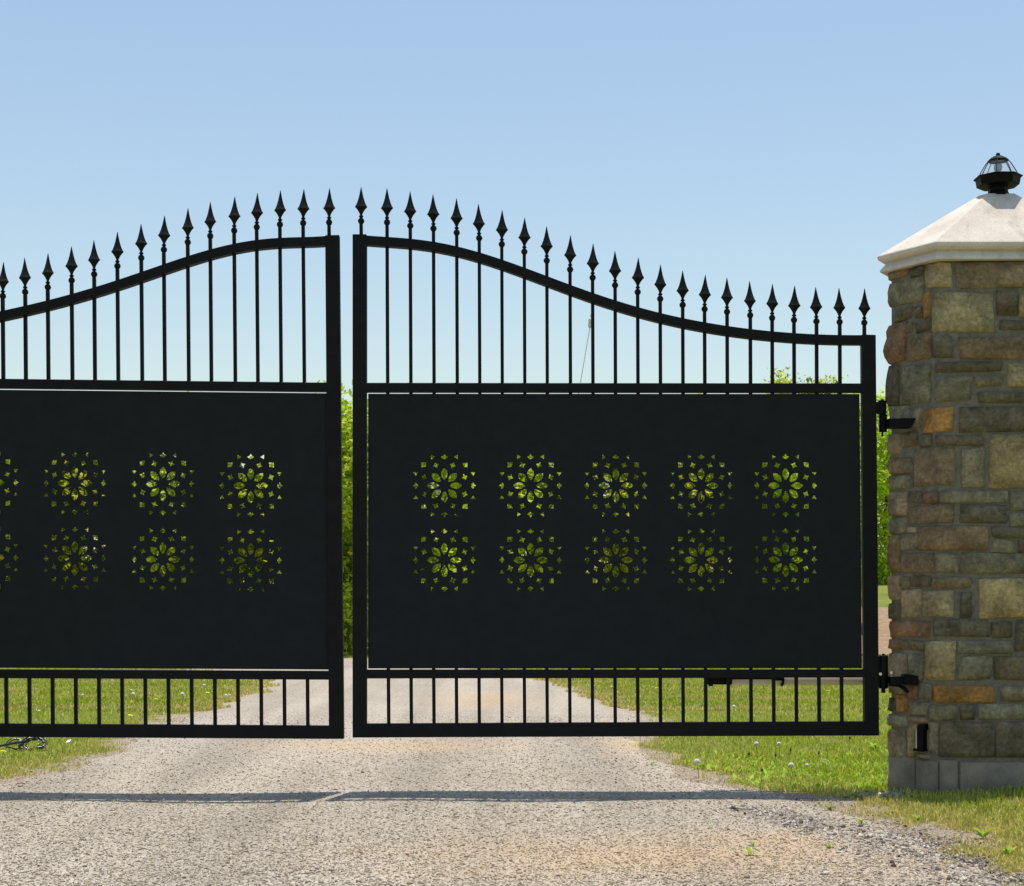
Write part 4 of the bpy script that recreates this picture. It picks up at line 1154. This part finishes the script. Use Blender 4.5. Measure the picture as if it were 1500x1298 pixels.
# a few larger stones
SM = []
for s_ in range(4):
    bm = bmesh.new(); bmesh.ops.create_icosphere(bm, subdivisions=2, radius=.02)
    for v in bm.verts:
        n_ = mnoise.noise(v.co * 60 + Vector((s_ * 9, 0, 0))); v.co *= 1 + .5 * n_; v.co.z *= .55
    me = bpy.data.meshes.new('stone'); bm.to_mesh(me); bm.free(); me.materials.append(M_crushed); SM.append(me)
for i, (a_, b_, sc, lab) in enumerate([(1216, 1224, .55, 'dark stone in the middle of the crushed stone bank'), (1222, 1265, .45, 'dark pebble on sand left of the crushed stone'), (1292, 1230, .5, 'reddish stone right of the crushed stone bank'),
        (1324, 1247, .4, 'dark flat stone near the grass right of the crushed stone'), (1411, 1290, .6, 'dark stone at the lower right of the crushed stone'), (686, 1107, .32, 'single dark pebble on gravel below the gate middle'),
        (1163, 1231, .5, 'pale stone at the left end of the crushed stone'), (1210, 1284, .5, 'pale flat stone on the sandy gravel at the bottom'), (1275, 1229, .5, 'flat grey stone behind the reddish one')]):
    x_, y_ = ground(a_, b_)
    o = bpy.data.objects.new('stone', SM[i % 4]); col.objects.link(o); o.location = (x_, y_, float(height(x_, y_)) + .012); o.scale = (sc * 1.5, sc, sc); o.rotation_euler = (0, 0, i)
    tag(o, lab, 'stone')

# ------------------------------------------------------------------ trees and shrubs behind
def crown_mesh(name, rx, ry, h0, h1, nleaf, leaf, mat, seed, nb=26, spiky=0.0):
    g_ = np.random.default_rng(seed)
    hc, hh_ = (h0 + h1) / 2, (h1 - h0) / 2
    cs = []
    while len(cs) < nb:
        v = g_.uniform(-1, 1, 3)
        if np.linalg.norm(v) < 1: cs.append(v * [rx * .72, ry * .72, hh_ * .78] + [0, 0, hc])
    for k_ in range(nb // 2):
        a_ = g_.uniform(0, 6.28); zz = g_.uniform(-.5, 1); r_ = math.sqrt(max(0, 1 - max(zz, 0) ** 2)); cs.append(np.array([rx * .8 * r_ * math.cos(a_), ry * .8 * r_ * math.sin(a_), hc + hh_ * .85 * zz]))
    for k_ in range(nb // 2):
        a_ = g_.uniform(0, 6.28); r_ = g_.uniform(.3, .8); cs.append(np.array([rx * r_ * math.cos(a_), ry * r_ * math.sin(a_), h0 + g_.uniform(.1, .8)]))
    for k_ in range(4):
        cs.append(np.array([g_.normal(0, rx * .35), g_.normal(0, ry * .35), h1 - g_.uniform(.2, .5)]))
    cs = np.array(cs); rad = g_.uniform(.24, .46, len(cs)) * min(rx, hh_) ** .8
    which = g_.integers(0, len(cs), nleaf)
    dirv = g_.normal(0, 1, (nleaf, 3)); dirv /= np.linalg.norm(dirv, axis=1)[:, None]
    rr = g_.uniform(.45, 1.0, nleaf) ** .6
    P = cs[which] + dirv * (rad[which] * rr)[:, None]
    # shoots standing out of the top
    ns = int(nleaf * .12); sh = g_.integers(0, len(cs), ns)
    tip = cs[sh] + np.stack([g_.normal(0, .12, ns), g_.normal(0, .12, ns), rad[sh] * g_.uniform(.8, 1.35 + spiky, ns)], 1); P[:ns] = tip
    P[:, 2] = np.maximum(P[:, 2], .03)
    N_ = dirv * .7 + g_.normal(0, .6, (nleaf, 3)) + [0, 0, .7]; N_ /= np.linalg.norm(N_, axis=1)[:, None]
    T_ = np.cross(N_, g_.normal(0, 1, (nleaf, 3))); T_ /= np.linalg.norm(T_, axis=1)[:, None]; B_ = np.cross(N_, T_)
    s_ = leaf * g_.uniform(.6, 1.4, nleaf)[:, None]
    V = np.stack([P - T_ * s_, P + B_ * s_ * .45 + N_ * s_ * .12, P + T_ * s_, P - B_ * s_ * .45 + N_ * s_ * .12], 1).reshape(-1, 3)
    o = np_mesh(name, V, np.arange(4 * nleaf), np.full(nleaf, 4), mat)
    me = o.data; bpy.data.objects.remove(o); return me
def trunk_mesh(h_, r0, seed, n_br=6, spread=.8):
    r = random.Random(seed); m = MB(); pts = []; x_ = y_ = 0
    for i in range(7):
        t = i / 6; pts.append((x_, y_, -.08 + h_ * t)); x_ += r.uniform(-.07, .07); y_ += r.uniform(-.07, .07)
    m.tube(pts, [r0 * (1 - .75 * i / 6) for i in range(7)], 8)
    for k_ in range(n_br):
        i = r.randint(1, 5); p0 = Vector(pts[i]); a_ = r.uniform(0, 6.28); L_ = spread * r.uniform(.5, 1.0)
        p1 = p0 + Vector((math.cos(a_) * L_ * .5, math.sin(a_) * L_ * .5, L_ * .45)); p2 = p1 + Vector((math.cos(a_ + .3) * L_ * .4, math.sin(a_ + .3) * L_ * .4, L_ * .5))
        m.tube([p0, p1, p2], [r0 * .4, r0 * .22, r0 * .07], 5)
    return mesh_of(m, 'trunk', M_bark)
CR = [crown_mesh('crown', 1.25, 1.1, 0.02, 4.1, 21000, .055, M_leaf, 11, 34), crown_mesh('crown', 1.15, 1.15, 0.02, 4.2, 20000, .05, M_leaf, 12, 30),
      crown_mesh('crown', 1.35, 1.1, 0.02, 3.9, 20000, .06, M_leaf2, 13, 30), crown_mesh('crown', .95, .75, 0.3, 5.4, 24000, .045, M_leaf, 14, 30, .15),
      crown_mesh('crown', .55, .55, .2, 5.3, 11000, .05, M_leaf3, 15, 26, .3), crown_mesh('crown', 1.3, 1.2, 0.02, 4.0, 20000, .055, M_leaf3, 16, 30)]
TK = [trunk_mesh(3.2, .07, 1), trunk_mesh(3.4, .08, 2), trunk_mesh(4.4, .09, 3)]
def tree(ci, ti, x_, y_, sc, rz, label, cat='shrub', group='shrubs in the hedgerow behind the gate', top=None):
    z_ = float(height(x_, y_))
    t = thing('tree' if cat == 'tree' else 'shrub', (x_, y_, z_), label, cat, group)
    for nm, me in (('trunk', TK[ti]), ('crown', CR[ci])):
        o = bpy.data.objects.new(nm, me); col.objects.link(o); o.parent = t
    t.scale = (sc, sc, sc); t.rotation_euler = (0, 0, rz)
HED = [(-13.6, 29.2, 1.05, 0, 'green shrub behind the far left of the left leaf, at the picture edge'), (-11.9, 28.7, 1.0, 1, 'green shrub seen through the cut-off rosettes at the left edge'),
       (-10.1, 28.9, 1.05, 0, 'bright green shrub seen left of the second rosette pair of the left leaf'), (-8.4, 28.4, 1.02, 2, 'yellowish shrub seen through the second rosette pair of the left leaf'),
       (-6.8, 28.6, 1.06, 1, 'leafy shrub seen through the third rosette pair of the left leaf'), (-5.2, 28.0, .98, 0, 'leafy shrub seen through the rosettes nearest the gate gap'),
       (-3.1, 26.3, 1.12, 2, 'tall yellow green shrub filling the gap between the two leaves'), (-1.5, 26.3, 1.0, 1, 'green shrub just right of the gate gap behind the first rosettes'),
       (0.2, 25.9, 1.02, 0, 'bright green shrub behind the second rosette pair of the right leaf'), (1.8, 26.4, 1.0, 1, 'deep green shrub behind the third rosette pair of the right leaf'),
       (3.4, 26.2, 1.02, 1, 'green shrub behind the fourth rosette pair of the right leaf'), (4.9, 26.6, 1.0, 0, 'green shrub behind the fifth rosette pair of the right leaf')]
for i, (x_, y_, sc, ci, lab) in enumerate(HED): tree(ci, i % 2, x_, y_, sc, i * 1.3, lab)
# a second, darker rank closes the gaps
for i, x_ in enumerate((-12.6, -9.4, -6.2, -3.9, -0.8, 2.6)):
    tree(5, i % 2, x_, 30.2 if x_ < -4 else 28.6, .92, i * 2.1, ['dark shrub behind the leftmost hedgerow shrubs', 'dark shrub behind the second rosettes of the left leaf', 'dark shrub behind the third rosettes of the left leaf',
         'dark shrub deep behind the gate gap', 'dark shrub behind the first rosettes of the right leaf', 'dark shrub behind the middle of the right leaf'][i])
tree(3, 2, 5.35, 30.2, .945, .4, 'light green tree whose top shows left above the panel near the pillar', 'tree', 'trees rising above the gate panel')
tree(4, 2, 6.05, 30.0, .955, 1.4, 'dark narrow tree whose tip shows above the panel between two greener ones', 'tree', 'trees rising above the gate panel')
tree(3, 2, 6.65, 30.6, .925, 2.9, 'green tree whose top shows nearest the right stile above the panel', 'tree', 'trees rising above the gate panel')
tree(0, 1, 9.7, 38.5, 1.18, .7, 'bright tall shrub in the gap between the right leaf and pillar', 'tree', 'trees rising above the gate panel')
tree(5, 1, 11.6, 39.5, 1.15, .7, 'dark shrub mostly hidden behind the stone pillar', 'tree', 'trees rising above the gate panel')

# guyed pole
pl = thing('guyed_pole', ((868.3 - 750) / F * 34, 34, float(height(1.85, 34))), 'slim pole with a guy wire and insulator seen through the arch bars', 'pole')
PX = lambda a_, b_, y_=34.0: Vector(((a_ - 750) / F * y_, y_, EYE + (HY - b_) * y_ / F))
m = MB(); p0 = PX(868.3, 440); m.tube([(p0.x, 34, float(height(1.85, 34)) - .3), (p0.x, 34, p0.z)], .035, 8); m.build('mast', M_iron, pl)
m = MB(); m.tube([PX(868, 450), PX(864.5, 466)], .008, 5); m.tube([PX(864, 480), PX(850, 562), PX(792, 905)], .010, 5); m.build('guy_wire', M_grey, pl)
m = MB(); a_, b_ = PX(864.7, 464.5), PX(863.7, 481); dv = (b_ - a_)
m.tube([a_, a_ + dv * .1, a_ + dv * .2, a_ + dv * .5, a_ + dv * .8, a_ + dv * .9, b_], [.012, .03, .042, .036, .042, .03, .012], 8); m.build('insulator', M_grey, pl)
